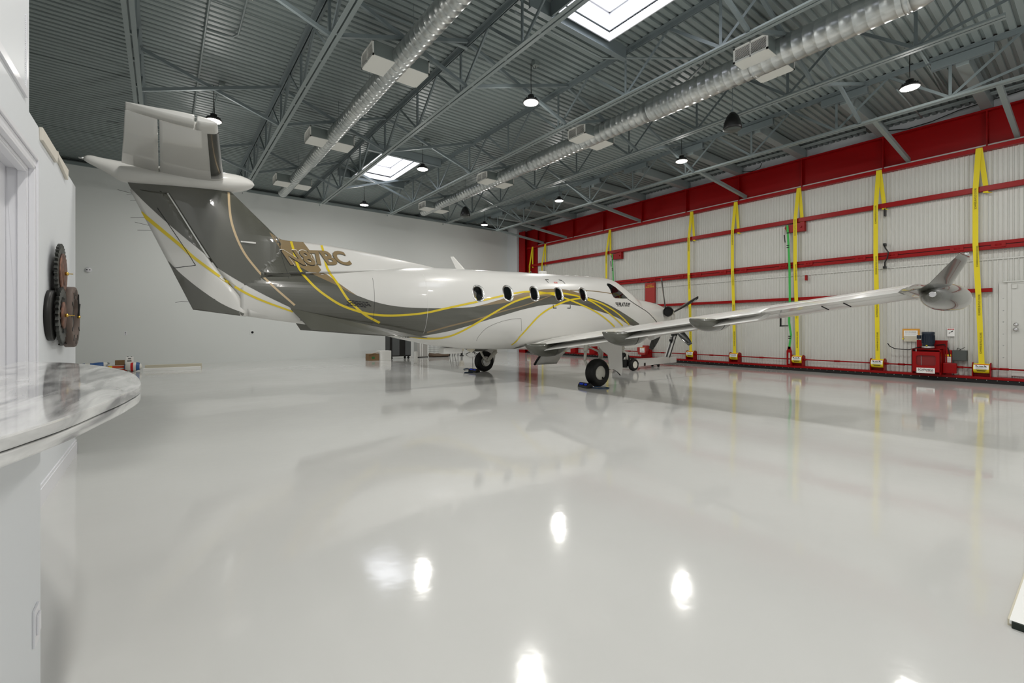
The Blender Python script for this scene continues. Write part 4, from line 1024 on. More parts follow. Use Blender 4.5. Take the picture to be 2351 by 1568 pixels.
# nose: cowl lip, spinner, chin intake, exhausts
ns = MB(); ns.loft([fus_ring(5.82, 48), [(5.88, y*.93, 1.665+(z-1.665)*.93) for x, y, z in fus_ring(5.82, 48)], [(5.885, y*.6, 1.70+(z-1.665)*.6) for x, y, z in fus_ring(5.82, 48)]], 0, True, False, True)
build(ns, 'cowl_lip', P_white, air)
sp = MB(); sp.lathe([(.255, 5.90), (.262, 5.95), (.25, 6.05), (.215, 6.17), (.15, 6.28), (.07, 6.345), (.0, 6.36)], (0, 0, 1.72), 'x', 32)
prop = build(MB().lathe([(.10, 5.86), (.10, 5.92)], (0, 0, 1.72), 'x', 20), 'propeller', M_blackp, air)
build(sp, 'spinner', P_white, prop)
fr_ = pchip([0, .15, .35, .6, .85, 1], [.05, .09, .12, .125, .105, .07])
for k in range(5):
    th_ = R(26+72*k); d = Vector((0, -math.cos(th_), math.sin(th_))); tng = Vector((0, math.sin(th_), math.cos(th_)))
    rings = []
    for i in range(15):
        s_ = i/14; r_ = .17+1.15*s_; ch_ = fr_(s_); tw = R(62-24*s_); tk = .022*(1-.7*s_)+.004
        cx = Vector((1, 0, 0))*math.sin(tw)+tng*math.cos(tw); nx = cx.cross(d)
        c = Vector((5.99-.03*s_, 0, 1.72))+d*r_
        rings.append([c+cx*ch_*math.cos(2*PI*j/12)*.95+nx*tk*math.sin(2*PI*j/12) for j in range(12)])
    bl = build(MB().loft(rings), 'blade', P_boot, prop)
    mk = MB(); c = Vector((5.985, 0, 1.72))+d*.93
    mk.obox(c, d*.012, Vector((.8, 0, 0))*.0+tng*.07, Vector((1, 0, 0))*.085) if False else None
    tipm = MB(); rr = []
    for i in range(3):
        s_ = .955+.045*i/2; r_ = .17+1.15*s_; ch_ = fr_(s_)+.002; tw = R(62-24*s_); tk = .022*(1-.7*s_)+.006
        cx = Vector((1, 0, 0))*math.sin(tw)+tng*math.cos(tw); nx = cx.cross(d); c = Vector((5.99-.03*s_, 0, 1.72))+d*(r_+.002)
        rr.append([c+cx*ch_*math.cos(2*PI*j/12)*.95+nx*tk*math.sin(2*PI*j/12) for j in range(12)])
ck = MB(); ck.tube([(5.1, 0, 1.06), (5.5, 0, 1.18), (5.86, 0, 1.30)], [.16, .17, .16], 20); build(ck, 'chin_intake', P_white, air)
for sg in (-1, 1):
    ex = MB(); pts = [(5.62, sg*.30, 1.82), (5.50, sg*.44, 1.83), (5.36, sg*.55, 1.835), (5.16, sg*.63, 1.84)]
    ex.tube(pts, [.12, .125, .13, .15], 22, cap=False); ex.tube([(5.17, sg*.628, 1.84), (5.145, sg*.637, 1.84)], [.152, .165], 22, cap=False)
    es = build(ex, 'exhaust_stack', P_silver, air)
    ei = MB(); ei.tube([(5.19, sg*.62, 1.84), (5.40, sg*.53, 1.835)], [.143, .12], 22); build(ei, 'exhaust_mouth', M_dark, es)

# ------------------------------------------------------------------ fin, rudder, dorsal
fLE = lambda z: -6.776+(3.649-z)*(6.776-6.044)/(3.649-2.943)
fHG = pchip([1.50, 1.531, 1.70, 1.789, 2.239, 3.539, 3.75], [-6.55, -6.552, -6.585, -6.625, -6.955, -7.703, -7.83])
fTE = lambda z: -8.186+(3.564-z)*(8.186-7.334)/(3.564-1.611)
def half_t(s, c): return .058*c*1.0*2.0*(1.4845*math.sqrt(max(s, 0))-.63*s-1.758*s*s+1.4215*s**3-.5075*s**4)
fn = MB(); rings = []
for i in range(25):
    z = 1.515+(3.66-1.515)*i/24; a, b_ = min(fLE(z), -6.0), fHG(z)+.012; c = min(a-fTE(z), 1.9); m = 18; up = []
    for j in range(m+1):
        s_ = (j/m)**1.6; x = a+(b_-a)*s_; up.append((x, half_t((a-x)/c, c)))
    rings.append([(x, -y, z) for x, y in up]+[(x, y, z) for x, y in reversed(up)][:-1])
fn.loft(rings)
# fin cap behind the hinge, above the rudder
cap = []
for z in (3.475, 3.56, 3.62):
    a, b_ = fHG(z), fTE(z)+.02; c = fLE(z)-fTE(z); h = half_t((fLE(z)-a)/c, c); cap.append([(a+.02, -h, z), (a+.02, h, z), (b_, .012, z), (b_, -.012, z)])
fn.loft(cap, smooth=False)
# dorsal ridge
fD = pchip([-6.30, -6.1, -5.95, -5.75, -5.597, -4.609, -3.87, -2.917, -2.6], [3.10, 2.975, 2.925, 2.925, 2.931, 2.876, 2.80, 2.672, 2.62])
fDw = pchip([-6.3, -6.0, -5.6, -4.9, -4.2, -3.2, -2.6], [.09, .12, .15, .18, .18, .12, .03])
rings = []
for i in range(61):
    x = -6.3+3.7*i/60; zt = fD(x); z0 = fT(x)-.06; w_ = fDw(x); L_ = []
    for j in range(11):
        t_ = j/10; L_.append((w_*(1-t_)**1.7*1.0+.022*(1-t_**3)+.0005, z0+(zt-z0)*t_))
    rings.append([(x, -a, z) for a, z in L_]+[(x, a, z) for a, z in reversed(L_)][1:])
fn.loft(rings)
fin = build(fn, 'vertical_fin', [P_white, P_grey, P_tan, P_yel, P_beige, M_ink, M_paper], air)
rings = []; zt0, zt1 = 3.455, None
for i in range(25):
    t_ = i/24
    zh = 3.50-(3.50-1.505)*t_; zt = 3.46-(3.46-1.611)*t_
    a, b_ = fHG(zh)-.018, fTE(zt); cc = 1.9; h0 = min(.075, half_t((fLE(zh)-a)/(fLE(zh)-fTE(zt)), fLE(zh)-fTE(zt))*.93)
    n_ = 8; L_ = []
    for j in range(n_+1):
        s_ = j/n_; L_.append((a+(b_-a)*s_, h0*(1-s_)**.9*(1 if j else .75)+.004, zh+(zt-zh)*s_))
    rings.append([(x, -y, z) for x, y, z in L_]+[(x, y, z) for x, y, z in reversed(L_)])
rud = build(MB().loft(rings), 'rudder', [P_white, P_grey, P_tan, P_yel, P_beige, M_ink, M_paper], air)
# ------------------------------------------------------------------ tail bullet, stabiliser, elevators
BU = [(-8.66, 3.825, .03, .03), (-8.64, 3.825, .048, .045), (-8.45, 3.78, .095, .085), (-8.2, 3.715, .155, .13), (-7.8, 3.735, .155, .17), (-7.4, 3.76, .16, .19), (-6.92, 3.80, .165, .20), (-6.7, 3.825, .145, .175), (-6.55, 3.84, .10, .125), (-6.47, 3.848, .055, .07), (-6.437, 3.85, .005, .006)]
fz, frz, fry = [pchip([b_[0] for b_ in BU], [b_[k] for b_ in BU]) for k in (1, 2, 3)]
xs_ = [-8.66+(8.66-6.437)*(i/60) for i in range(61)]
build(MB().loft([[(x, fry(x)*math.cos(2*PI*j/28), fz(x)+frz(x)*math.sin(2*PI*j/28)) for j in range(28)] for x in xs_]), 'tail_fairing', P_white, air)
build(MB().lathe([(.018, -8.72), (.022, -8.69), (.022, -8.655)], (0, 0, 3.83), 'x', 12), 'tail_light', M_chrome, air)
def airfoil(n=14, t=.12, camber=.0):
    """closed unit section, LE at (0,0), TE at (1,0), going under first"""
    up = []
    for j in range(n+1):
        s_ = .5*(1-math.cos(PI*j/n)); y = 5*t*(.2969*math.sqrt(s_)-.126*s_-.3516*s_**2+.2843*s_**3-.1015*s_**4); c = camber*4*s_*(1-s_)
        up.append((s_, c+y, c-y))
    return [(s_, l_) for s_, u_, l_ in up]+[(s_, u_) for s_, u_, l_ in reversed(up)][1:-1]
for sg in (-1, 1):
    # stabiliser ahead of the hinge line, elevator behind with a horn at the tip
    AF = airfoil(14, .115)
    def sec(y, le, te, x0, x1):
        c = le-te; out = []
        for s_, h in AF:
            x = le-c*s_; x = min(max(x, x0), x1); s2 = (le-x)/c
            hh = h
            if x in (x0, x1):
                t_ = 5*.115*(.2969*math.sqrt(max(s2, 0))-.126*s2-.3516*s2**2+.2843*s2**3-.1015*s2**4); hh = math.copysign(t_, h)
            out.append((x, sg*y, 3.812+hh*c))
        return out
    LEy = lambda y: -6.90-.115*y; TEy = lambda y: -8.24+.068*y
    st = MB(); st.loft([sec(y, LEy(y), TEy(y), -7.765, 9) for y in (.05, .8, 1.6, 2.36)])
    st.loft([sec(y, LEy(y), TEy(y), -7.40, 9) for y in (2.36, 2.50, 2.58)]+[[(x, sg*2.615, 3.812+(z-3.812)*.5) for x, _, z in sec(2.6, LEy(2.6)-.01, TEy(2.6), -7.40, 9)]])
    build(st, 'horizontal_stabilizer', P_white, air)
    el = MB(); el.loft([sec(y, LEy(y), TEy(y), -9, -7.785) for y in (.16, .8, 1.6, 2.38)])
    el.loft([sec(y, LEy(y), TEy(y), -9, -7.43) for y in (2.40, 2.52, 2.58)]+[[(x, sg*2.625, 3.812+(z-3.812)*.45) for x, _, z in sec(2.6, LEy(2.6)-.02, TEy(2.6), -9, -7.44)]])
    build(el, 'elevator', P_white, air)
    bt = MB(); rr = []
    for y in (.32, 1.3, 2.3):
        le, te = LEy(y), TEy(y); c = (le-te); L_ = []
        for s_, h in [(.13, -1), (.085, -1), (.045, -1), (.015, -1), (.004, -1), (0, 0), (.004, 1), (.015, 1), (.045, 1), (.085, 1), (.13, 1)]:
            t_ = 5*.115*(.2969*math.sqrt(s_)-.126*s_-.3516*s_**2+.2843*s_**3); L_.append((le-c*s_+(.004 if s_ < .01 else 0), sg*y, 3.812+h*(t_*c+.003)))
        rr.append(L_)
    bt.loft(rr, closed=False); build(bt, 'deicing_boot', P_boot, air, recalc=False)
    wk = MB()
    for y in (1.9, 2.35): wk.tube([(TEy(y)+.02, sg*y, 3.815), (TEy(y)-.16, sg*y, 3.80)], .003, 5)
    build(wk, 'static_wick', M_blackp, air)
wk = MB()
for z, dz in ((3.40, .03), (3.05, -.03), (2.93, .03), (2.86, -.02)): wk.tube([(fTE(z)+.01, 0, z), (fTE(z)-.17, .0, z+dz)], .003, 5)
wk.tube([(fTE(1.74), 0, 1.74), (fTE(1.74)-.1, 0, 1.745), (fTE(1.74)-.18, 0, 1.72)], .003, 5)
build(wk, 'static_wick', M_blackp, air)
build(MB().loft([[(-6.69, -.06, 2.82), (-6.69, -.06, 2.80)], [(-6.62, -.13, 2.815), (-6.62, -.13, 2.79)], [(-6.48, -.14, 2.815), (-6.48, -.14, 2.785)], [(-6.41, -.07, 2.815), (-6.41, -.07, 2.80)]], closed=False).box(-6.66, -6.43, -.12, -.04, 2.79, 2.815), 'logo_light', P_white, air, recalc=False)
for sg in (-1, 1):
    A, B, C_, D = Vector((-5.88, sg*.17, 1.66)), Vector((-3.30, sg*.50, 1.10)), Vector((-4.3, sg*.50, 1.17)), Vector((-5.585, sg*.42, 1.275))
    nn = (B-A).cross(D-A).normalized()*.012
    build(MB().add([A-nn, B-nn, C_-nn, D-nn, A+nn, B+nn, C_+nn, D+nn], [(0, 1, 2, 3), (7, 6, 5, 4), (0, 4, 5, 1), (1, 5, 6, 2), (2, 6, 7, 3), (3, 7, 4, 0)]), 'ventral_strake', P_grey, air)
# aerials on the roof
an = MB(); an.loft([[(-2.03, 0, 2.66), (-2.1, -.022, 2.66), (-2.29, 0, 2.66), (-2.1, .022, 2.66)], [(-2.37, 0, 2.965), (-2.40, -.008, 2.965), (-2.46, 0, 2.955), (-2.40, .008, 2.965)]], smooth=False); build(an, 'blade_antenna', P_white, air)
build(MB().box(.27, .45, -.07, .07, 2.72, 2.835), 'satellite_antenna', P_white, air, bevel=.02)
for x in (1.25, 1.62, 2.05): build(MB().lathe([(.09, 0), (.085, .02), (.05, .028), (0, .03)], (x, 0, fT(x)-.006), 'z', 18), 'gps_antenna', P_white, air)
bx = MB(); bx.lathe([(.1, 0), (.09, -.05), (.04, -.09), (0, -.1)], (-1.9, 0, .83), 'z', 14); build(bx, 'belly_antenna', M_beige, air)
build(MB().box(-2.7, -2.2, -.12, .12, .72, .86), 'belly_antenna', P_white, air, bevel=.03)

# ------------------------------------------------------------------ wings
zTE = lambda y: .86+.125*(y-.87)
chord = lambda y: 2.30-.155*(y-.87)
XTE = -.92
def wing_pt(y, s_, h, c, sg): return (XTE+c*(1-s_), sg*y, zTE(y)+.045*c*(1-s_)+h*c)
AFW = airfoil(20, .145, .018)
for sg in (-1, 1):
    def wsec(y, smax):
        c = chord(y); out = []
        for s_, h in AFW:
            if s_ > smax:
                t_ = 5*.145*(.2969*math.sqrt(smax)-.126*smax-.3516*smax**2+.2843*smax**3-.1015*smax**4); k_ = .018*4*smax*(1-smax)
                u_, l_ = k_+t_, k_-t_; up = h > .018*4*s_*(1-s_)
                out.append(wing_pt(y, smax, u_ if up else l_, c, sg))
            else: out.append(wing_pt(y, s_, h, c, sg))
        return out
    w_ = MB()
    w_.loft([wsec(y, 1.0) for y in (.35, .87, 1.05)])
    # flap bay: the top skin carries on to the trailing edge as a thin shroud, the underside is cut away
    w_.loft([wsec(y, .74) for y in [1.05+(6.19-1.05)*i/16 for i in range(17)]])
    sh = []
    for i in range(17):
        y = 1.05+(6.19-1.05)*i/16; c = chord(y); L_ = []
        for s_ in (.72, .8, .88, .94, 1.0):
            t_ = 5*.145*(.2969*math.sqrt(s_)-.126*s_-.3516*s_**2+.2843*s_**3-.1015*s_**4); k_ = .018*4*s_*(1-s_); L_.append((s_, k_+t_))
        ring = [wing_pt(y, s_, h, c, sg) for s_, h in L_]+[tuple(a-b_ for a, b_ in zip(wing_pt(y, s_, h, c, sg), (0, 0, .012))) for s_, h in reversed(L_)]
        sh.append(ring)
    w_.loft(sh, smooth=True)
    w_.loft([wsec(y, .76) for y in (6.19, 7.0, 7.78)])
    wg = build(w_, 'wing', [P_white], air)
    # flap, drooped a little behind and below the shroud
    fl = []; fa = airfoil(10, .16)
    for i in range(13):
        y = 1.08+(6.17-1.08)*i/12; c = chord(y)*.27; a_ = R(13)
        x0, z0 = XTE+chord(y)*.235, zTE(y)-.015+.045*chord(y)*.24
        fl.append([(x0-(s_*c)*math.cos(a_)-h*c*math.sin(a_)*1, sg*y, z0-(s_*c)*math.sin(a_)+h*c*math.cos(a_)-.02) for s_, h in fa])
    build(MB().loft(fl), 'flap', P_white, air)
    ai = []
    for y in (6.22, 7.0, 7.74):
        c = chord(y); L_ = []
        for s_, h in AFW:
            s3 = max(s_, .775); 
            if s_ < .775:
                t_ = 5*.145*(.2969*math.sqrt(s3)-.126*s3-.3516*s3**2+.2843*s3**3-.1015*s3**4); k_ = .018*4*s3*(1-s3); h = k_+math.copysign(t_, h-.018*4*s_*(1-s_))*.96
            L_.append(wing_pt(y, s3, h, c, sg))
        ai.append(L_)
    al = build(MB().loft(ai), 'aileron', P_white, air)
    tb = MB()
    for k in range(2):
        y = 6.9+.25*k
        p_ = Vector(wing_pt(y, .86, -.02, chord(y), sg)); tb.bar(p_, p_+Vector((.10, sg*.05, -.045)), .012, .012)
    build(tb, 'hinge_arm', M_blackp, al)
    # leading edge boot
    bt = []
    for y in (1.4, 4., 7.74):
        c = chord(y); L_ = []
        for s_, u_ in [(.08, -1), (.04, -1), (.012, -1), (.002, -1), (0, 0), (.002, 1), (.012, 1), (.04, 1), (.08, 1)]:
            t_ = 5*.145*(.2969*math.sqrt(s_)-.126*s_-.3516*s_**2+.2843*s_**3); k_ = .018*4*s_*(1-s_); p = wing_pt(y, s_, k_+u_*t_, c, sg); L_.append((p[0]+(.004 if s_ < .01 else 0), p[1], p[2]+.003*u_))
        bt.append(L_)
    build(MB().loft(bt, closed=False), 'deicing_boot', P_boot, air, recalc=False)
    # flap track fairings
    for y, dep, x0, x1 in ((1.45, .30, -1.42, -.05), (3.68, .27, -1.42, -.05), (5.38, .20, -1.38, -.15)):
        fr = []
        for i in range(21):
            t_ = i/20; x = x0+(x1-x0)*t_; e_ = max(.02, (1-abs(2*t_-1)**2.2))**.62
            zt_ = zTE(y)+.02+max(0, (x-XTE))*.02; L_ = []
            for j in range(17):
                a = PI*j/16; L_.append((x, sg*(y+.155*e_*math.cos(a)), zt_-dep*e_*abs(math.sin(a))**.8))
            fr.append(L_+[(x, sg*y, zt_+.01)])
        f_ = build(MB().loft(fr), 'flap_fairing', P_grey, air)
        sm = []
        for t_ in (.615, .628):
            x = x0+(x1-x0)*t_; e_ = (1-abs(2*t_-1)**2.2)**.62+.008; zt_ = zTE(y)+.02+max(0, (x-XTE))*.02
            sm.append([(x, sg*(y+.155*e_*math.cos(PI*j/16)), zt_-dep*e_*abs(math.sin(PI*j/16))**.8) for j in range(17)])
        build(MB().loft(sm, closed=False), 'fairing_joint', M_black, f_, recalc=False)
    # winglet sweeping up from the tip
    wr = []; 
    path = [(7.76, 0, 0), (7.86, .006, 8), (7.95, .03, 22), (8.02, .08, 36), (8.08, .16, 46), (8.15, .25, 50), (8.22, .335, 52), (8.27, .395, 54)]
    for i, (y, dz, an_) in enumerate(path):
        t_ = i/(len(path)-1); c = chord(7.78)*(1-.62*t_**1.25); xt = XTE-.02+.02*t_; A_ = R(an_); L_ = []
        for s_, h in airfoil(20, .145-.04*t_, .012):
            hh = h*c; L_.append((xt+c*(1-s_), sg*(y-hh*math.sin(A_)), zTE(7.78)+.045*c*(1-s_)*(1-t_)+dz+hh*math.cos(A_)))
        wr.append(L_)
    build(MB().loft(wr), 'winglet', P_grey, air)
    nv = MB(); nv.lathe([(.012, -.06), (.022, -.02), (.02, .05), (.004, .09)], (-.62, sg*8.275, 2.125), 'x', 10); build(nv, 'position_light', M_chrome, air)
# radar pod on the right wing tip
pd = []
for i in range(25):
    t_ = i/24; x = -.78+2.15*t_; r_ = .175*(max(0, 1-abs(2*t_-1)**2.6))**.6+.003; pd.append([(x, -7.97+r_*math.cos(2*PI*j/24), 1.685+.03*t_+r_*math.sin(2*PI*j/24)*1.0) for j in range(24)])
build(MB().loft(pd), 'radar_pod', P_grey, air)
build(MB().lathe([(.03, -.02), (.035, 0), (.03, .03), (.0, .05)][::-1], (-.74, -8.01, 1.69), 'x', 12), 'strobe_light', M_chrome, air)
pt = MB(); pt.tube([(.35, -5.95, 1.50), (.35, -5.95, 1.34)], .014, 8).tube([(.33, -5.95, 1.34), (.62, -5.95, 1.345)], .011, 8); build(pt, 'pitot_tube', M_blackp, air)

# ------------------------------------------------------------------ landing gear
def wheel(cx, cy, cz, r, w_, name, parent, hub_out, hub_mat):
    ty = MB(); h = w_/2
    prof = [(r*.50, -h*.80), (r*.62, -h*.95), (r*.78, -h), (r*.90, -h*.92), (r*.97, -h*.66), (r*.995, -h*.35)]
    for q in (-.26, -.09, .09, .26): prof += [(r*.999, h*(q-.05)), (r*.982, h*(q-.045)), (r*.982, h*(q+.045)), (r*.999, h*(q+.05))]
    prof += [(r*.995, h*.35), (r*.97, h*.66), (r*.90, h*.92), (r*.78, h), (r*.62, h*.95), (r*.50, h*.80)]
    ty.lathe(prof, (cx, cy, cz), 'y', 40, cap=False)
    wo = build(ty, name, M_black, parent)
    hb_ = MB()
    s_ = hub_out
    hb_.lathe([(r*.50, s_*h*.55), (r*.505, s_*h*.82), (r*.46, s_*h*.88), (r*.44, s_*h*.95), (.0, s_*h*1.0)], (cx, cy, cz), 'y', 32)
    hb_.lathe([(r*.50, -s_*h*.55), (r*.505, -s_*h*.80), (r*.40, -s_*h*.70), (r*.16, -s_*h*.55), (r*.14, -s_*h*.9), (0, -s_*h*.9)], (cx, cy, cz), 'y', 32)
    hb_.lathe([(r*.505, -h*.55), (r*.505, h*.55)], (cx, cy, cz), 'y', 32)
    for k in range(6):
        a = 2*PI*k/6; hb_.lathe([(.008, s_*h*.96), (.006, s_*h*1.02)], (cx+r*.40*math.cos(a), cy, cz+r*.40*math.sin(a)), 'y', 8)
    build(hb_, 'hub', hub_mat, wo)
    return wo
P_hub = mat('wheel_hub_paint', '#d9d6cc', .35)
for sg in (-1, 1):
    y = sg*2.27
    wl = wheel(0, y, .31, .31, .235, 'main_wheel', air, sg, P_hub)
    build(MB().lathe([(.028, 0), (.024, sg*.004)], (.045, y+sg*.1185, .20), 'y', 14), 'valve_hole', M_dark, wl)
    lg = MB(); yi = y-sg*.17
    lg.cyl((-.16, yi+sg*.03, 1.12), (-.20, yi, .80), .050, 14).cyl((-.20, yi, .80), (-.22, yi, .58), .033, 12, 0)
    lg.cyl((.30, yi, .62), (.30, yi+sg*.03, 1.15), .055, 14)
    lg.tube([(.32, yi, .60), (.15, yi, .46), (0, yi, .31)], [.06, .055, .05], 12).cyl((0, yi-sg*.02, .31), (0, y, .31), .045, 12)
    lg.tube([(-.22, yi, .58), (-.12, yi, .42), (0, yi, .31)], [.03, .03, .04], 10)
    lg.bar((-.15, yi, .9), (.30, yi, .75), .035, .035)
    build(lg, 'gear_leg', P_hub, air)
    build(MB().lathe([(.13, 0), (.13, .05), (.09, .06)], (0, y-sg*.10, .31), 'y', 20) if sg < 0 else MB().lathe([(.13, -.05), (.13, 0), (.09, -.06)], (0, y-sg*.10, .31), 'y', 20), 'brake_disc', M_alu, air)
    poly = [(-.247, 1.05), (-.02, 1.08), (.54, 1.10), (.55, .885), (.575, .40), (.53, .235), (.40, .325), (.27, .385), (.125, .40), (.10, .60), (.08, .71), (-.09, .80), (-.20, .90)]
    build(MB().prism(poly, 'y', sg*2.495, sg*2.515), 'gear_door', P_white, air, bevel=.004)
    sl = MB(); pts = [(.12, .395), (.22, .40), (.32, .37), (.42, .31), (.50, .24)]
    sl.tube([(x, sg*2.50, z) for x, z in pts], .010, 8); build(sl, 'door_seal', M_black, air)
    if sg < 0:
        # inner bay door hanging from the belly
        cv = []
        for x in (-.30, .05, .45):
            L_ = []
            for i in range(9):
                a = i/8; yy = .98-.52*a; zz = .80-.40*a**1.6
                L_.append((x, sg*yy, zz))
            cv.append(L_+[(x, sg*(p[1]*sg-.0), p[2]-.02) for p in reversed(L_)])
        bd = build(MB().loft(cv, smooth=True), 'bay_door', P_white, air)
        ed = MB(); ed.tube([(-.31, sg*(.98-.52*a), .79-.40*a**1.6) for a in [i/8 for i in range(9)]], .028, 8); build(ed, 'edge_seal', M_black, bd)
        yl = MB(); yl.add([(-.25, sg*.90, .760), (.42, sg*.90, .760), (.42, sg*.86, .738), (-.25, sg*.86, .738)], [(0, 1, 2, 3)]); yl.xform(Matrix.Translation((0, -.004*sg, -.026))); build(yl, 'yellow_stripe', P_yel, bd)
# nose gear
wheel(3.75, 0, .31, .225, .15, 'nose_wheel', air, -1, P_hub)
ng = MB(); ng.cyl((3.72, 0, 1.05), (3.66, 0, .72), .05, 14).tube([(3.66, 0, .72), (3.68, -.02, .60), (3.75, -.10, .52), (3.75, -.11, .31)], .035, 10).tube([(3.66, 0, .72), (3.68, .02, .60), (3.75, .10, .52), (3.75, .11, .31)], .035, 10).cyl((3.75, -.13, .31), (3.75, .13, .31), .025, 10)
ng.tube([(3.66, -.05, .80), (3.95, -.05, .98)], .014, 8).tube([(3.62, .0, .70), (3.5, -.02, .90)], .018, 8).box(3.58, 3.74, -.06, .06, .66, .74)
build(ng, 'nose_gear_leg', P_hub, air)
for sg in (-1, 1): build(MB().prism([(3.3, .92), (4.3, .98), (4.25, .72), (3.4, .70)], 'y', sg*.30, sg*.31), 'nose_gear_door', P_white, air)
WLOC[air.name] = Vector((0, 0, 0))
# ================================================================== AIRCRAFT PAINT SCHEME (x, z side profile, laid on both flanks)
gtan1 = [(-6.236, 3.03), (-6.059, 2.80), (-5.869, 2.50), (-5.70, 2.435), (-5.56, 2.353), (-5.31, 2.227), (-5.046, 2.094), (-4.949, 2.032), (-4.818, 1.968)]
tanw1 = [(-5.618, 2.918), (-5.503, 2.747), (-5.345, 2.41), (-5.247, 2.33), (-5.127, 2.223), (-4.924, 2.062), (-4.749, 1.941)]
gup = [(-4.818, 1.968), (-4.749, 1.941), (-4.45, 1.834), (-4.122, 1.762), (-3.756, 1.726), (-3.375, 1.721), (-2.808, 1.733), (-2.253, 1.78), (-1.335, 1.915), (-.708, 2.035), (-.15, 2.11), (.1, 2.132), (.423, 2.14), (.681, 2.139), (.988, 2.133), (1.3, 2.12), (1.797, 2.025), (2.248, 1.89), (2.839, 1.687), (3.552, 1.43)]
tan2 = [(-2.30, 1.776), (-2.0, 1.85), (-1.454, 2.006), (-1.147, 2.088), (-.905, 2.146), (-.7, 2.19), (-.365, 2.25), (.007, 2.288), (.427, 2.296), (.698, 2.273), (.986, 2.21), (1.3, 2.12)]
glow1 = [(-6.95, 2.29), (-6.692, 2.124), (-6.293, 1.891), (-5.905, 1.69)]
gbel = [(-3.595, 1.102), (-3.432, 1.125), (-3.132, 1.184), (-2.767, 1.262), (-2.183, 1.43), (-1.577, 1.594), (-1.022, 1.738), (-.627, 1.82), (-.4, 1.86), (-.005, 1.90), (.575, 1.908), (1.099, 1.868), (1.343, 1.82), (2.048, 1.69), (2.469, 1.585), (2.91, 1.432), (3.40, 1.36)]
Y1 = [(-5.84, 2.918), (-5.81, 2.80), (-5.754, 2.50), (-5.69, 2.345), (-5.488, 2.083), (-5.276, 1.903), (-5.014, 1.741), (-4.672, 1.623), (-4.39, 1.572), (-4.106, 1.56), (-3.745, 1.58), (-3.37, 1.63), (-2.984, 1.72), (-2.522, 1.825), (-2.151, 1.905), (-1.741, 2.003), (-1.484, 2.061), (-1.158, 2.127), (-.9, 2.168), (-.722, 2.181), (-.384, 2.181), (-.137, 2.165), (.091, 2.126), (.409, 2.065), (.721, 1.985), (1.296, 1.82), (1.702, 1.666), (2.056, 1.49), (2.33, 1.34)]
Y2 = [(-5.30, 2.905), (-5.273, 2.783), (-5.242, 2.50), (-5.205, 2.385), (-5.138, 2.259), (-4.952, 1.921), (-4.843, 1.79), (-4.675, 1.64), (-4.527, 1.535), (-4.279, 1.413)]
Y3 = [(-3.763, 1.177), (-3.453, 1.112), (-3.109, 1.084), (-2.871, 1.112), (-2.662, 1.19), (-2.323, 1.37), (-2.005, 1.544), (-1.577, 1.765), (-1.202, 1.93), (-.718, 2.07), (-.383, 2.148), (.108, 2.19), (.42, 2.188), (.752, 2.155), (.985, 2.12), (1.291, 2.075), (1.716, 1.985), (2.237, 1.805), (2.714, 1.575), (3.02, 1.40)]
Y4 = [(-1.13, .905), (-1.06, 1.0), (-.971, 1.15), (-.626, 1.495), (-.318, 1.71), (.035, 1.864), (.494, 2.01), (.982, 2.087), (1.283, 2.04), (1.575, 1.93), (1.966, 1.755), (2.294, 1.59), (2.70, 1.37)]
L1 = [(-6.833, 3.635), (-6.827, 3.39), (-6.796, 3.125), (-6.714, 2.848), (-6.595, 2.595), (-6.435, 2.371), (-6.276, 2.182), (-6.088, 1.981), (-5.815, 1.724)]
L2 = [(-3.295, 1.217), (-2.841, 1.354), (-2.25, 1.50), (-1.578, 1.69), (-.991, 1.83), (-.613, 1.94), (-.417, 2.005), (.006, 2.139)]
L3 = [(.636, 2.285), (.999, 2.305), (1.32, 2.31), (1.797, 2.30), (2.28, 2.272)]
Y5 = [(-8.02, 3.13), (-7.974, 3.085), (-7.742, 2.872), (-7.49, 2.64), (-7.328, 2.475), (-7.032, 2.234), (-6.829, 2.08), (-6.587, 1.92), (-6.292, 1.776), (-5.84, 1.605)]
rw1 = [(-8.135, 3.49), (-7.93, 3.255), (-7.599, 2.926), (-7.227, 2.59), (-7.03, 2.42)]
rtri = [(-7.664, 2.39), (-7.556, 2.262), (-7.476, 2.174), (-7.238, 1.954), (-6.919, 1.713), (-6.60, 1.56)]
nose_line = [(2.95, 2.165), (3.399, 1.998), (3.968, 1.831), (4.33, 1.659), (4.66, 1.49)]

def smooth_line(pts, step=.03):
    """Catmull-Rom through the points, even steps"""
    P = [Vector(p) for p in pts]; P = [P[0]*2-P[1]]+P+[P[-1]*2-P[-2]]; out = []
    for i in range(1, len(P)-2):
        n_ = max(1, int((P[i+1]-P[i]).length/step))
        for k in range(n_):
            t = k/n_; t2, t3 = t*t, t*t*t
            out.append(.5*((2*P[i])+(P[i+1]-P[i-1])*t+(2*P[i-1]-5*P[i]+4*P[i+1]-P[i+2])*t2+(3*P[i]-P[i-1]-3*P[i+1]+P[i+2])*t3))
    out.append(P[-2]); return out

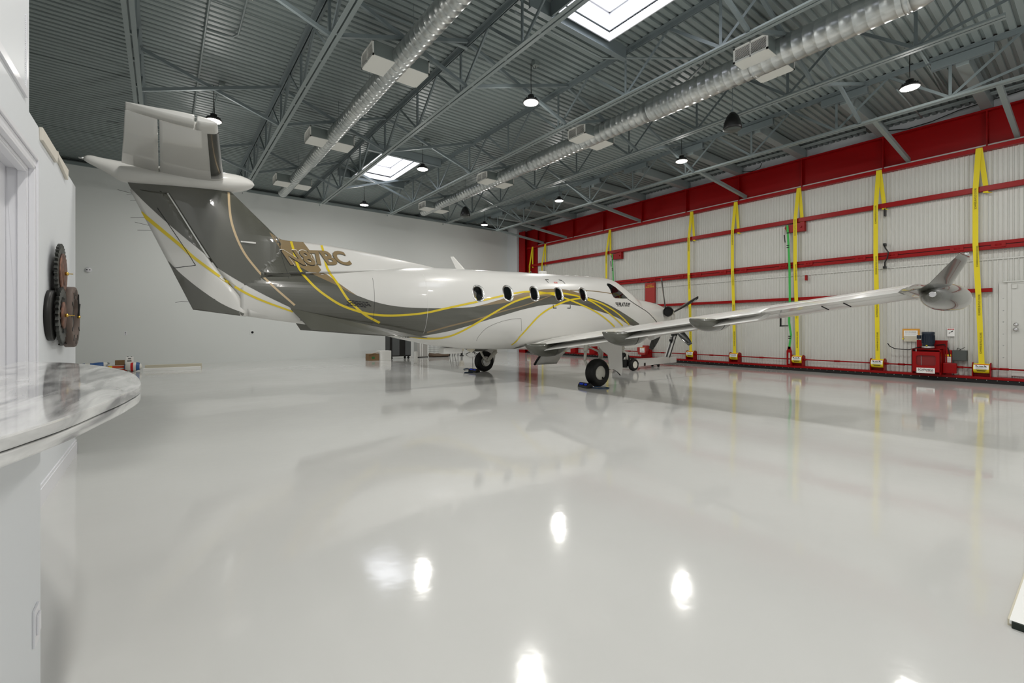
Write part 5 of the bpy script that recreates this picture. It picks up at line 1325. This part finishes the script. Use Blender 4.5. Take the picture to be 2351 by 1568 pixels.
PARTS = [fus, fin, rud]
_vs, _fs, _own = [], [], []
for pi_, o in enumerate(PARTS):
    k = len(_vs); _vs += [v.co.copy() for v in o.data.vertices]
    for p in o.data.polygons: _fs.append(tuple(i+k for i in p.vertices)); _own.append(pi_)
BV = BVHTree.FromPolygons(_vs, _fs)
PAINT = [([], [], []) for _ in PARTS]            # verts, faces, material index
def lay(x, z, sg, off):
    h = BV.ray_cast(Vector((x, sg*3, z)), Vector((0, -sg, 0)))
    if h[0] is None or h[0].y*sg < -.004:
        h = BV.find_nearest(Vector((x, sg*.02, z)))
    n_ = h[1]
    if n_.y*sg < 0: n_ = -n_
    return h[0]+n_*off, _own[h[2]]
def emit(tris2, pts2, mi, off):
    """triangles in the (x, z) profile onto both flanks"""
    for sg in (-1, 1):
        L_ = [lay(p[0], p[1], sg, off) for p in pts2]
        for t_ in tris2:
            ow = [L_[i][1] for i in t_]; c = [sum(pts2[i][q] for i in t_)/len(t_) for q in (0, 1)]
            own = lay(c[0], c[1], sg, off)[1]
            cs = [L_[i][0] for i in t_]
            if max((cs[a]-cs[a-1]).length for a in range(len(cs))) > .25: continue
            vs, fs, ms = PAINT[own]; k = len(vs); vs += cs
            fs.append(tuple(range(k, k+len(cs)))[::sg]); ms.append(mi)
def inside(p, poly):
    x, y = p; c = False; j = len(poly)-1
    for i in range(len(poly)):
        (xi, yi), (xj, yj) = poly[i], poly[j]
        if (yi > y) != (yj > y) and x < (xj-xi)*(y-yi)/(yj-yi)+xi: c = not c
        j = i
    return c
WHOLES = [win_outline(i, .004) for i in range(5)]
def fill(poly, mi, off, grid=.05, holes=True):
    poly = [tuple(p) for p in poly]
    # drop repeats
    q = [poly[0]]
    for p in poly[1:]:
        if (Vector(p)-Vector(q[-1])).length > 1e-4: q.append(p)
    poly = q
    if (Vector(poly[0])-Vector(poly[-1])).length < 1e-4: poly.pop()
    x0, x1 = min(p[0] for p in poly), max(p[0] for p in poly); z0, z1 = min(p[1] for p in poly), max(p[1] for p in poly)
    vs = [Vector(p) for p in poly]; ed = [(i, (i+1) % len(poly)) for i in range(len(poly))]
    use = []
    if holes:
        for w_ in WHOLES:
            if max(p[0] for p in w_) > x0 and min(p[0] for p in w_) < x1 and max(p[1] for p in w_) > z0 and min(p[1] for p in w_) < z1:
                k = len(vs); vs += [Vector(p) for p in w_]; ed += [(k+i, k+(i+1) % len(w_)) for i in range(len(w_))]; use.append(w_)
    i0 = int(x0/grid)-1
    for i in range(i0, int(x1/grid)+2):
        for j in range(int(z0/grid)-1, int(z1/grid)+2):
            p = (i*grid+.0013*(j % 3), j*grid)
            if inside(p, poly) and not any(inside(p, w_) for w_ in use): vs.append(Vector(p))
    V2, E2, F2 = delaunay_2d_cdt(vs, ed, [], 0, 1e-5)[:3]
    T = []
    for f in F2:
        c = (sum(V2[i].x for i in f)/3, sum(V2[i].y for i in f)/3)
        if inside(c, poly) and not any(inside(c, w_) for w_ in use): T.append(tuple(f))
    emit(T, [(v.x, v.y) for v in V2], mi, off)
def stripe(pts, w, mi, off, w1=None):
    L_ = smooth_line(pts, .025); n_ = len(L_); A, B = [], []
    for i, p in enumerate(L_):
        d = (L_[min(i+1, n_-1)]-L_[max(i-1, 0)]).normalized(); q = Vector((-d.y, d.x)); ww = (w+((w1 or w)-w)*i/(n_-1))/2
        A.append(p+q*ww); B.append(p-q*ww)
    pts2 = [tuple(p) for p in A]+[tuple(p) for p in B]; T = []
    for i in range(n_-1):
        c = (L_[i]+L_[i+1])/2
        if any(inside((c.x, c.y), win_outline(k, .0)) for k in range(5)): continue
        T.append((i, i+1, n_+i+1, n_+i))
    emit(T, pts2, mi, off)
def split_small(pts2, tris, lim):
    pts2 = [tuple(p) for p in pts2]; out = []; st = list(tris)
    while st:
        t_ = st.pop(); e = [(Vector(pts2[t_[a]])-Vector(pts2[t_[(a+1) % 3]])).length for a in range(3)]; m_ = max(e)
        if m_ <= lim: out.append(t_); continue
        a = e.index(m_); i, j, k = t_[a], t_[(a+1) % 3], t_[(a+2) % 3]
        pts2.append(tuple((Vector(pts2[i])+Vector(pts2[j]))/2)); q = len(pts2)-1
        st += [(i, q, k), (q, j, k)]
    return pts2, out
def word(txt, o, ex, ey, mi, off, bold=0., grow=0., ref=None, shift=(0, 0)):
    """letters on the flank: o = bottom left, ex/ey = full width and height vectors of the reference word"""
    _, _, tw, th = text_tris(ref or txt, 1., bold)
    vs, tr, _, _ = text_tris(txt, 1., bold+grow)
    P2 = []
    for x, y in vs:
        a, b_ = (x-grow)/tw, (y-grow)/th
        P2.append((o[0]+ex[0]*a+ey[0]*b_+shift[0], o[1]+ex[1]*a+ey[1]*b_+shift[1]))
    P2, tr = split_small(P2, tr, .06); emit(tr, P2, mi, off)

def base_paint(o, rule):
    for p in o.data.polygons:
        c = p.center; m_ = rule(c.x, c.z)
        if m_ is not None: p.material_index = m_
def line_z(pts, x):
    q = sorted(tuple(p) for p in pts)
    if x <= q[0][0]: return q[0][1]
    for (xa, za), (xb, zb_) in zip(q[:-1], q[1:]):
        if x <= xb: return za+(zb_-za)*(x-xa)/(xb-xa+1e-9)
    return q[-1][1]
def fin_rule(x, z):
    if x < -6.0 or (x < -5.65 and z < 2.6): return 1 if z > line_z(glow1, x)+.02 or x > -6.2 else 0
    return 2 if (x < -5.64 and z > 2.5) else 0
base_paint(fin, fin_rule)
base_paint(rud, lambda x, z: 1 if z > line_z(rw1, x)+.06 and z > 2.5 else (1 if z < line_z(rtri, x)-.05 and x < -6.7 else 0))
gu, gb, g1, t1, gl = smooth_line(gup, .05), smooth_line(gbel, .05), smooth_line(gtan1, .05), smooth_line(tanw1, .05), smooth_line(glow1, .05)
ridge = [(-6.21+.05*i, fD(-6.21+.05*i)-.005) for i in range(12)]
fill([tuple(p) for p in g1[2:]]+[tuple(p) for p in reversed(t1)]+[p for p in reversed(ridge)], 2, .0015)
bot = [(-3.75-.1*i, fB(-3.75-.1*i)+.004) for i in range(19)]
le = [(fLE(z)-.006, z) for z in (3.64, 3.5, 3.4, 3.3, 3.2, 3.1)]
hg = [(fHG(z)+.022, z) for z in (2.31, 2.5, 2.7, 2.9, 3.1, 3.3, 3.5, 3.64)]
fill(le+[tuple(p) for p in g1]+[tuple(p) for p in gu]+[tuple(p) for p in reversed(gb)]+bot+[(-5.60, fB(-5.6)+.004), (-5.70, 1.45)]+[tuple(p) for p in reversed(gl)][:-1]+hg, 1, .002)
fill([(fHG(3.5)+.03, 3.48), (fHG(3.63)+.03, 3.63), (fTE(3.63)+.03, 3.615), (fTE(3.5)+.035, 3.48)], 1, .002, holes=False)
fill([tuple(p) for p in smooth_line(tan2, .05)]+[tuple(p) for p in reversed(gu) if -2.3 < p.x < 1.3], 2, .0025)
fill([(2.42, 1.605), (2.91, 1.432), (3.18, 1.40), (2.83, 1.52)], 2, .003, holes=False)
# rudder
r1 = smooth_line(rw1, .05)
fill([(fHG(z)-.024, z) for z in (3.46, 3.3, 3.1, 2.9, 2.7, 2.5, 2.43)]+[tuple(p) for p in reversed(r1)], 1, .002, holes=False)
fill([(fTE(z)+.006, z) for z in (2.38, 2.2, 2.0, 1.8, 1.625)]+[(-7.0, 1.572), (-6.62, 1.52)]+[tuple(p) for p in reversed(smooth_line(rtri, .05))], 1, .002, holes=False)
for L_ in (Y1, Y2, Y3, Y4): stripe(L_, .042, 3, .0042)
stripe(Y5, .055, 3, .0042, .03)
stripe(L1, .035, 4, .004); stripe(L2, .034, 2, .0036, .02); stripe(L3, .02, 2, .004); stripe(nose_line, .022, 5, .003)
# thin panel joints
for pts in ([(-7.62, 3.30), (-7.30, 2.73), (-7.06, 2.27)],):
    pass
stripe([(-2.15, 1.02), (-2.14, 1.12), (-2.0, 1.29), (-1.725, 1.418), (-1.37, 1.505), (-1.043, 1.535)], .007, 1, .003)
stripe([(-1.043, 1.535), (-1.02, 1.40), (-1.0, 1.238)], .006, 1, .003)
stripe([(-3.36, 2.45), (-3.36, 2.0), (-3.36, 1.5), (-3.36, 1.2)], .004, 6, .0046)
stripe([(-4.42, 2.3), (-4.42, 1.8), (-4.42, 1.35)], .004, 5, .0046)
stripe([(-6.35, 2.20), (-6.0, 2.29), (-5.6, 2.33), (-5.2, 2.37)], .008, 5, .0046)
stripe([(-6.05, 2.93), (-6.0, 2.6), (-5.9, 2.2)], .006, 5, .0046)
# rudder trim tab joint
stripe([(-7.80, 3.22), (-7.45, 2.62), (-7.30, 2.345)], .009, 5, .0046); stripe([(-7.60, 2.28), (-7.30, 2.345)], .009, 5, .0046)
# vent grille: rows of dark slots
for r_ in range(4):
    n_ = (6, 7, 7, 6)[r_]
    for c_ in range(n_):
        x = -4.93+.062*c_+(.03 if r_ % 2 else 0); z = 1.745+.028*r_-.02*c_*.3
        fill([(x, z), (x+.05, z-.006), (x+.05, z+.012), (x, z+.018)], 5, .005, holes=False)
# registration
RO, RX, RYv = (-5.86, 2.462), (1.13, .085), (-.165, .285)
word('N8', RO, RX, RYv, 6, .0055, .035, .028, 'N87BC', (-.004, -.002)); word('N8', RO, RX, RYv, 5, .0062, .035, .014, 'N87BC', (-.006, -.010))
word('7BC', (RO[0]+RX[0]*.405, RO[1]+RX[1]*.405), (RX[0]*.595, RX[1]*.595), RYv, 1, .0058, .035, .0, None, (-.012, -.010))
word('N8', RO, RX, RYv, 2, .0072, .035, 0, 'N87BC')
word('7BC', (RO[0]+RX[0]*.405, RO[1]+RX[1]*.405), (RX[0]*.595, RX[1]*.595), RYv, 2, .0072, .035, 0)
# maker's name with three bars each side
word('PILATUS', (2.49, 1.918), (.42, .012), (.0, .115), 5, .004, .03)
for k in range(3):
    z = 1.925+.04*k
    for x0, x1 in ((2.34+.035*(2-k), 2.47), (2.93, 3.07-.035*(2-k))): fill([(x0, z+.02*(x0-2.5)), (x1, z+.02*(x1-2.5)), (x1, z+.022+.02*(x1-2.5)), (x0, z+.022+.02*(x0-2.5))], 5, .004, holes=False)
# emergency exit corner marks and handle label
for pts in ([(-.03, 1.89), (-.03, 1.805)], [(-.042, 1.805), (.08, 1.808)], [(.45, 1.816), (.565, 1.819)], [(.555, 1.815), (.557, 1.90)], [(-.08, 2.525), (.035, 2.53)], [(-.075, 2.53), (-.03, 2.45)], [(.40, 2.55), (.50, 2.545)], [(.49, 2.55), (.55, 2.46)]):
    stripe(pts, .018, 5, .005)
M_exit = fus.data.materials; M_exit.append(M_redink)
fill([(.165, 2.445), (.285, 2.45), (.285, 2.485), (.165, 2.48)], 8, .005, holes=False)
word('EXIT', (.185, 2.457), (.08, .002), (0, .016), 6, .006, .02)

for pi_, o in enumerate(PARTS):
    vs, fs, ms = PAINT[pi_]
    bm = bmesh.new(); bm.from_mesh(o.data)
    nb = [bm.verts.new(v) for v in vs]
    for f, m_ in zip(fs, ms):
        try:
            fc = bm.faces.new([nb[i] for i in f]); fc.material_index = m_; fc.smooth = True
        except ValueError: pass
    bm.to_mesh(o.data); bm.free()

# cockpit glazing: side windows from the profile, front panes from above
def glaze(poly, side):
    q = [tuple(p) for p in poly]; vs = [Vector(p) for p in q]; ed = [(i, (i+1) % len(q)) for i in range(len(q))]
    xs_ = [p[0] for p in q]; zs_ = [p[1] for p in q]
    g = .05; i = min(xs_)
    a = min(xs_)
    while a < max(xs_):
        b_ = min(zs_)
        while b_ < max(zs_):
            if inside((a, b_), q): vs.append(Vector((a, b_)))
            b_ += g
        a += g
    V2, _, F2 = delaunay_2d_cdt(vs, ed, [], 0, 1e-5)[:3]
    F2 = [tuple(f) for f in F2 if inside((sum(V2[i].x for i in f)/3, sum(V2[i].y for i in f)/3), q)]
    return V2, F2
WS = [(2.20, 2.53), (2.27, 2.575), (2.383, 2.571), (2.534, 2.482), (2.748, 2.339), (2.95, 2.20), (2.985, 2.175), (2.963, 2.158), (2.7, 2.147), (2.378, 2.145), (2.30, 2.17), (2.24, 2.28)]
def shrink(poly, d):
    c = Vector((sum(p[0] for p in poly)/len(poly), sum(p[1] for p in poly)/len(poly)))
    return [tuple(Vector(p)+(c-Vector(p)).normalized()*d) for p in poly]
for sg in (-1, 1):
    wm = MB(); V2, F2 = glaze(shrink(WS, .02), sg); wm.add([lay(v.x, v.y, sg, .007)[0] for v in V2], F2, 0, True)
    wo_ = build(wm, 'cockpit_side_window', P_glass, air, recalc=False)
    wf = MB(); V2, F2 = glaze(WS, sg); wf.add([lay(v.x, v.y, sg, .004)[0] for v in V2], F2, 0, True); build(wf, 'window_frame', P_silver, wo_, recalc=False)
    wm = MB(); V2, F2 = glaze([(2.98, sg*.03), (3.70, sg*.03), (3.62, sg*.40), (3.02, sg*.47)], sg); pts = []
    for v in V2:
        h = BV.ray_cast(Vector((v.x, v.y, 5)), Vector((0, 0, -1))); pts.append(h[0]+h[1]*.006)
    wm.add(pts, F2, 0, True); build(wm, 'windshield', P_glass, air, recalc=False)
WLOC[air.name] = AO.copy()
# ================================================================== GROUND EQUIPMENT
tg = thing('aircraft_tug', (11.9, 9.1, 0), 'white electric nose wheel tug with upright handle post', 'tug')
def tug_wheel(cx, cy, s_):
    ty = MB(); r, h = .185, .075
    ty.lathe([(r*.58, -h*.9), (r*.8, -h), (r*.95, -h*.8), (r, -h*.4), (r, h*.4), (r*.95, h*.8), (r*.8, h), (r*.58, h*.9)], (cx, cy, r), 'y', 32, cap=False)
    w_ = build(ty, 'wheel', M_black, tg)
    hb_ = MB(); hb_.lathe([(r*.58, s_*h*.9), (r*.56, s_*h*.75), (r*.50, s_*h*.2), (r*.22, s_*h*.1), (r*.22, s_*h*.6), (r*.12, s_*h*.75), (0, s_*h*.75)], (cx, cy, r), 'y', 28); hb_.lathe([(r*.585, -h*.9), (r*.585, h*.9)], (cx, cy, r), 'y', 28, cap=False)
    build(hb_, 'hub', P_hub, w_)
tug_wheel(11.52, 8.93, -1); tug_wheel(11.52, 9.57, 1)
bm_ = MB()
for y0, y1 in ((8.99, 9.36), (9.51, 9.40)):
    p, q = Vector((11.62, y0, .20)), Vector((14.38, y1+.06, .20)); d = (q-p).normalized(); s_ = Vector((-d.y, d.x, 0))
    bm_.obox((p+q)/2, d*(q-p).length/2, s_*.03, (0, 0, .10))
bm_.box(14.05, 14.40, 9.30, 9.58, .10, .30); bm_.box(11.35, 11.62, 8.99, 9.51, .06, .14)
build(bm_, 'frame', P_white, tg, bevel=.008)
build(MB().box(11.30, 11.40, 9.02, 9.48, .10, .34).box(11.40, 12.3, 9.05, 9.45, .10, .20), 'lift_cradle', M_blackp, tg, bevel=.01)
build(MB().lathe([(.045, -.02), (.045, .02)], (13.3, 9.28, .045), 'y', 14).lathe([(.045, -.02), (.045, .02)], (13.3, 9.52, .045), 'y', 14).box(13.25, 13.35, 9.26, 9.54, .06, .11), 'caster', M_black, tg)
po = MB(); p, q = Vector((14.02, 9.42, .28)), Vector((14.42, 9.42, 1.02)); d = (q-p).normalized(); n_ = Vector((d.z, 0, -d.x))
po.obox((p+q)/2, d*(q-p).length/2, (0, .085, 0), n_*.05); build(po, 'handle_post', P_white, tg, bevel=.008)
po = MB(); po.obox((p+q)/2-n_*.052-Vector((0, .0, 0)), d*(q-p).length/2*.98, (0, .03, 0), n_*.006); po.obox((p+q)/2+Vector((0, -.087, 0)), d*(q-p).length/2*.98, (0, .003, 0), n_*.025); build(po, 'post_stripe', M_blackp, tg)
hd2 = MB(); hd2.lathe([(.13, -.05), (.135, 0), (.13, .05), (.10, .05), (.10, -.05)], (14.44, 9.42, 1.12), 'y', 24, cap=False); hd2.box(14.36, 14.44, 9.36, 9.48, .98, 1.06)
build(hd2, 'control_head', M_greybox, tg)
h3 = MB(); h3.tube([(14.40, 9.30, 1.20), (14.36, 9.25, 1.25), (14.30, 9.22, 1.24)], .014, 8).tube([(14.34, 9.42, .98), (14.20, 9.42, .96)], .016, 8).box(14.2, 14.34, 9.38, 9.46, .84, .92).lathe([(.10, -.03), (.10, .03)], (14.44, 9.42, 1.12), 'y', 20).box(14.46, 14.62, 9.30, 9.50, 1.24, 1.27).box(14.28, 14.36, 9.40, 9.44, 1.08, 1.22)
build(h3, 'grips_and_controls', M_blackp, tg)
bd_ = MB(); bd_.lathe([(.05, 0), (.05, -.004), (.042, -.004), (.042, 0)], (11.80, 8.982, .20), 'y', 24, cap=False)
put_text(bd_, '3', (11.80, 8.979, .20), (1, .13, 0), (0, 0, 1), .03, .055, 0)
build(bd_, 'round_badge', M_ink, tg, recalc=False)

def chock(loc, rz, label):
    e = thing('wheel_chock', (0, 0, 0), label, 'wheel chock', 'black and blue wheel chocks'); 
    m_ = MB().prism([(-.085, 0), (.085, 0), (.075, .05), (.03, .105), (-.03, .105), (-.075, .05)], 'y', -.19, .19)
    build(m_, 'block', M_blackp, e, bevel=.012)
    build(MB().obox((-.056, -.10, .08), (.0022*0+.002, 0, .0), (0, .05, 0), (.014, 0, .018)).obox((-.056, .07, .08), (.002, 0, 0), (0, .07, 0), (.014, 0, .018)), 'blue_label', M_blue, e)
    e.location = loc; e.rotation_euler = (0, 0, rz); return e
chock((7.385, 7.02, 0), R(-14), 'black wheel chock with blue patches behind the nearer main wheel')
chock((7.36, 11.50, 0), R(4), 'black wheel chock with blue patches behind the farther main wheel')
M_rope = mat('blue_rope', '#26405c', .7)
build(MB().tube([(7.38, 6.82, .02), (7.42, 6.66, .012), (7.55, 6.56, .012), (7.68, 6.60, .012), (7.70, 6.70, .012), (7.62, 6.78, .02), (7.48, 6.84, .03)], .011, 8), 'chock_rope', M_rope, None, 'thin blue rope loop lying by the nearer wheel chock', 'rope')
build(MB().tube([(7.30, 11.70, .06), (7.18, 11.78, .05), (7.12, 11.70, .09), (7.20, 11.62, .11), (7.30, 11.66, .08)], .012, 8).tube([(7.25, 11.40, .012), (7.05, 11.46, .012), (6.98, 11.42, .012)], .014, 8), 'chock_rope', M_rope, None, 'blue rope loop lying by the farther wheel chock', 'rope')

pn_ = thing('floor_panel', (3.4, -.2, 0), 'white flat panel with dark edge lying on the floor at the right edge', 'panel')
build(MB().box(2.935, 4.3, -1.0, .270, .012, .030), 'sheet', M_paper, pn_, bevel=.003)
M_dkgreen = mat('dark_green_edging', '#1c2620', .5)
build(MB().box(2.925, 2.945, -1.0, .262, 0, .029), 'edging', M_dkgreen, pn_)
build(MB().box(2.945, 4.3, .262, .276, 0, .028), 'side_edge', M_beige, pn_)

# saw-cut joints in the epoxy
jt = MB()
for y, x0 in ((6.95, 8.05), (11.25, 8.1)): jt.box(x0, 15.44, y-.005, y+.005, .0004, .0009)
build(jt, 'trim_2', M_greybox, None, 'two thin dark joint lines across the floor under the wing', 'joint', None, 'structure')
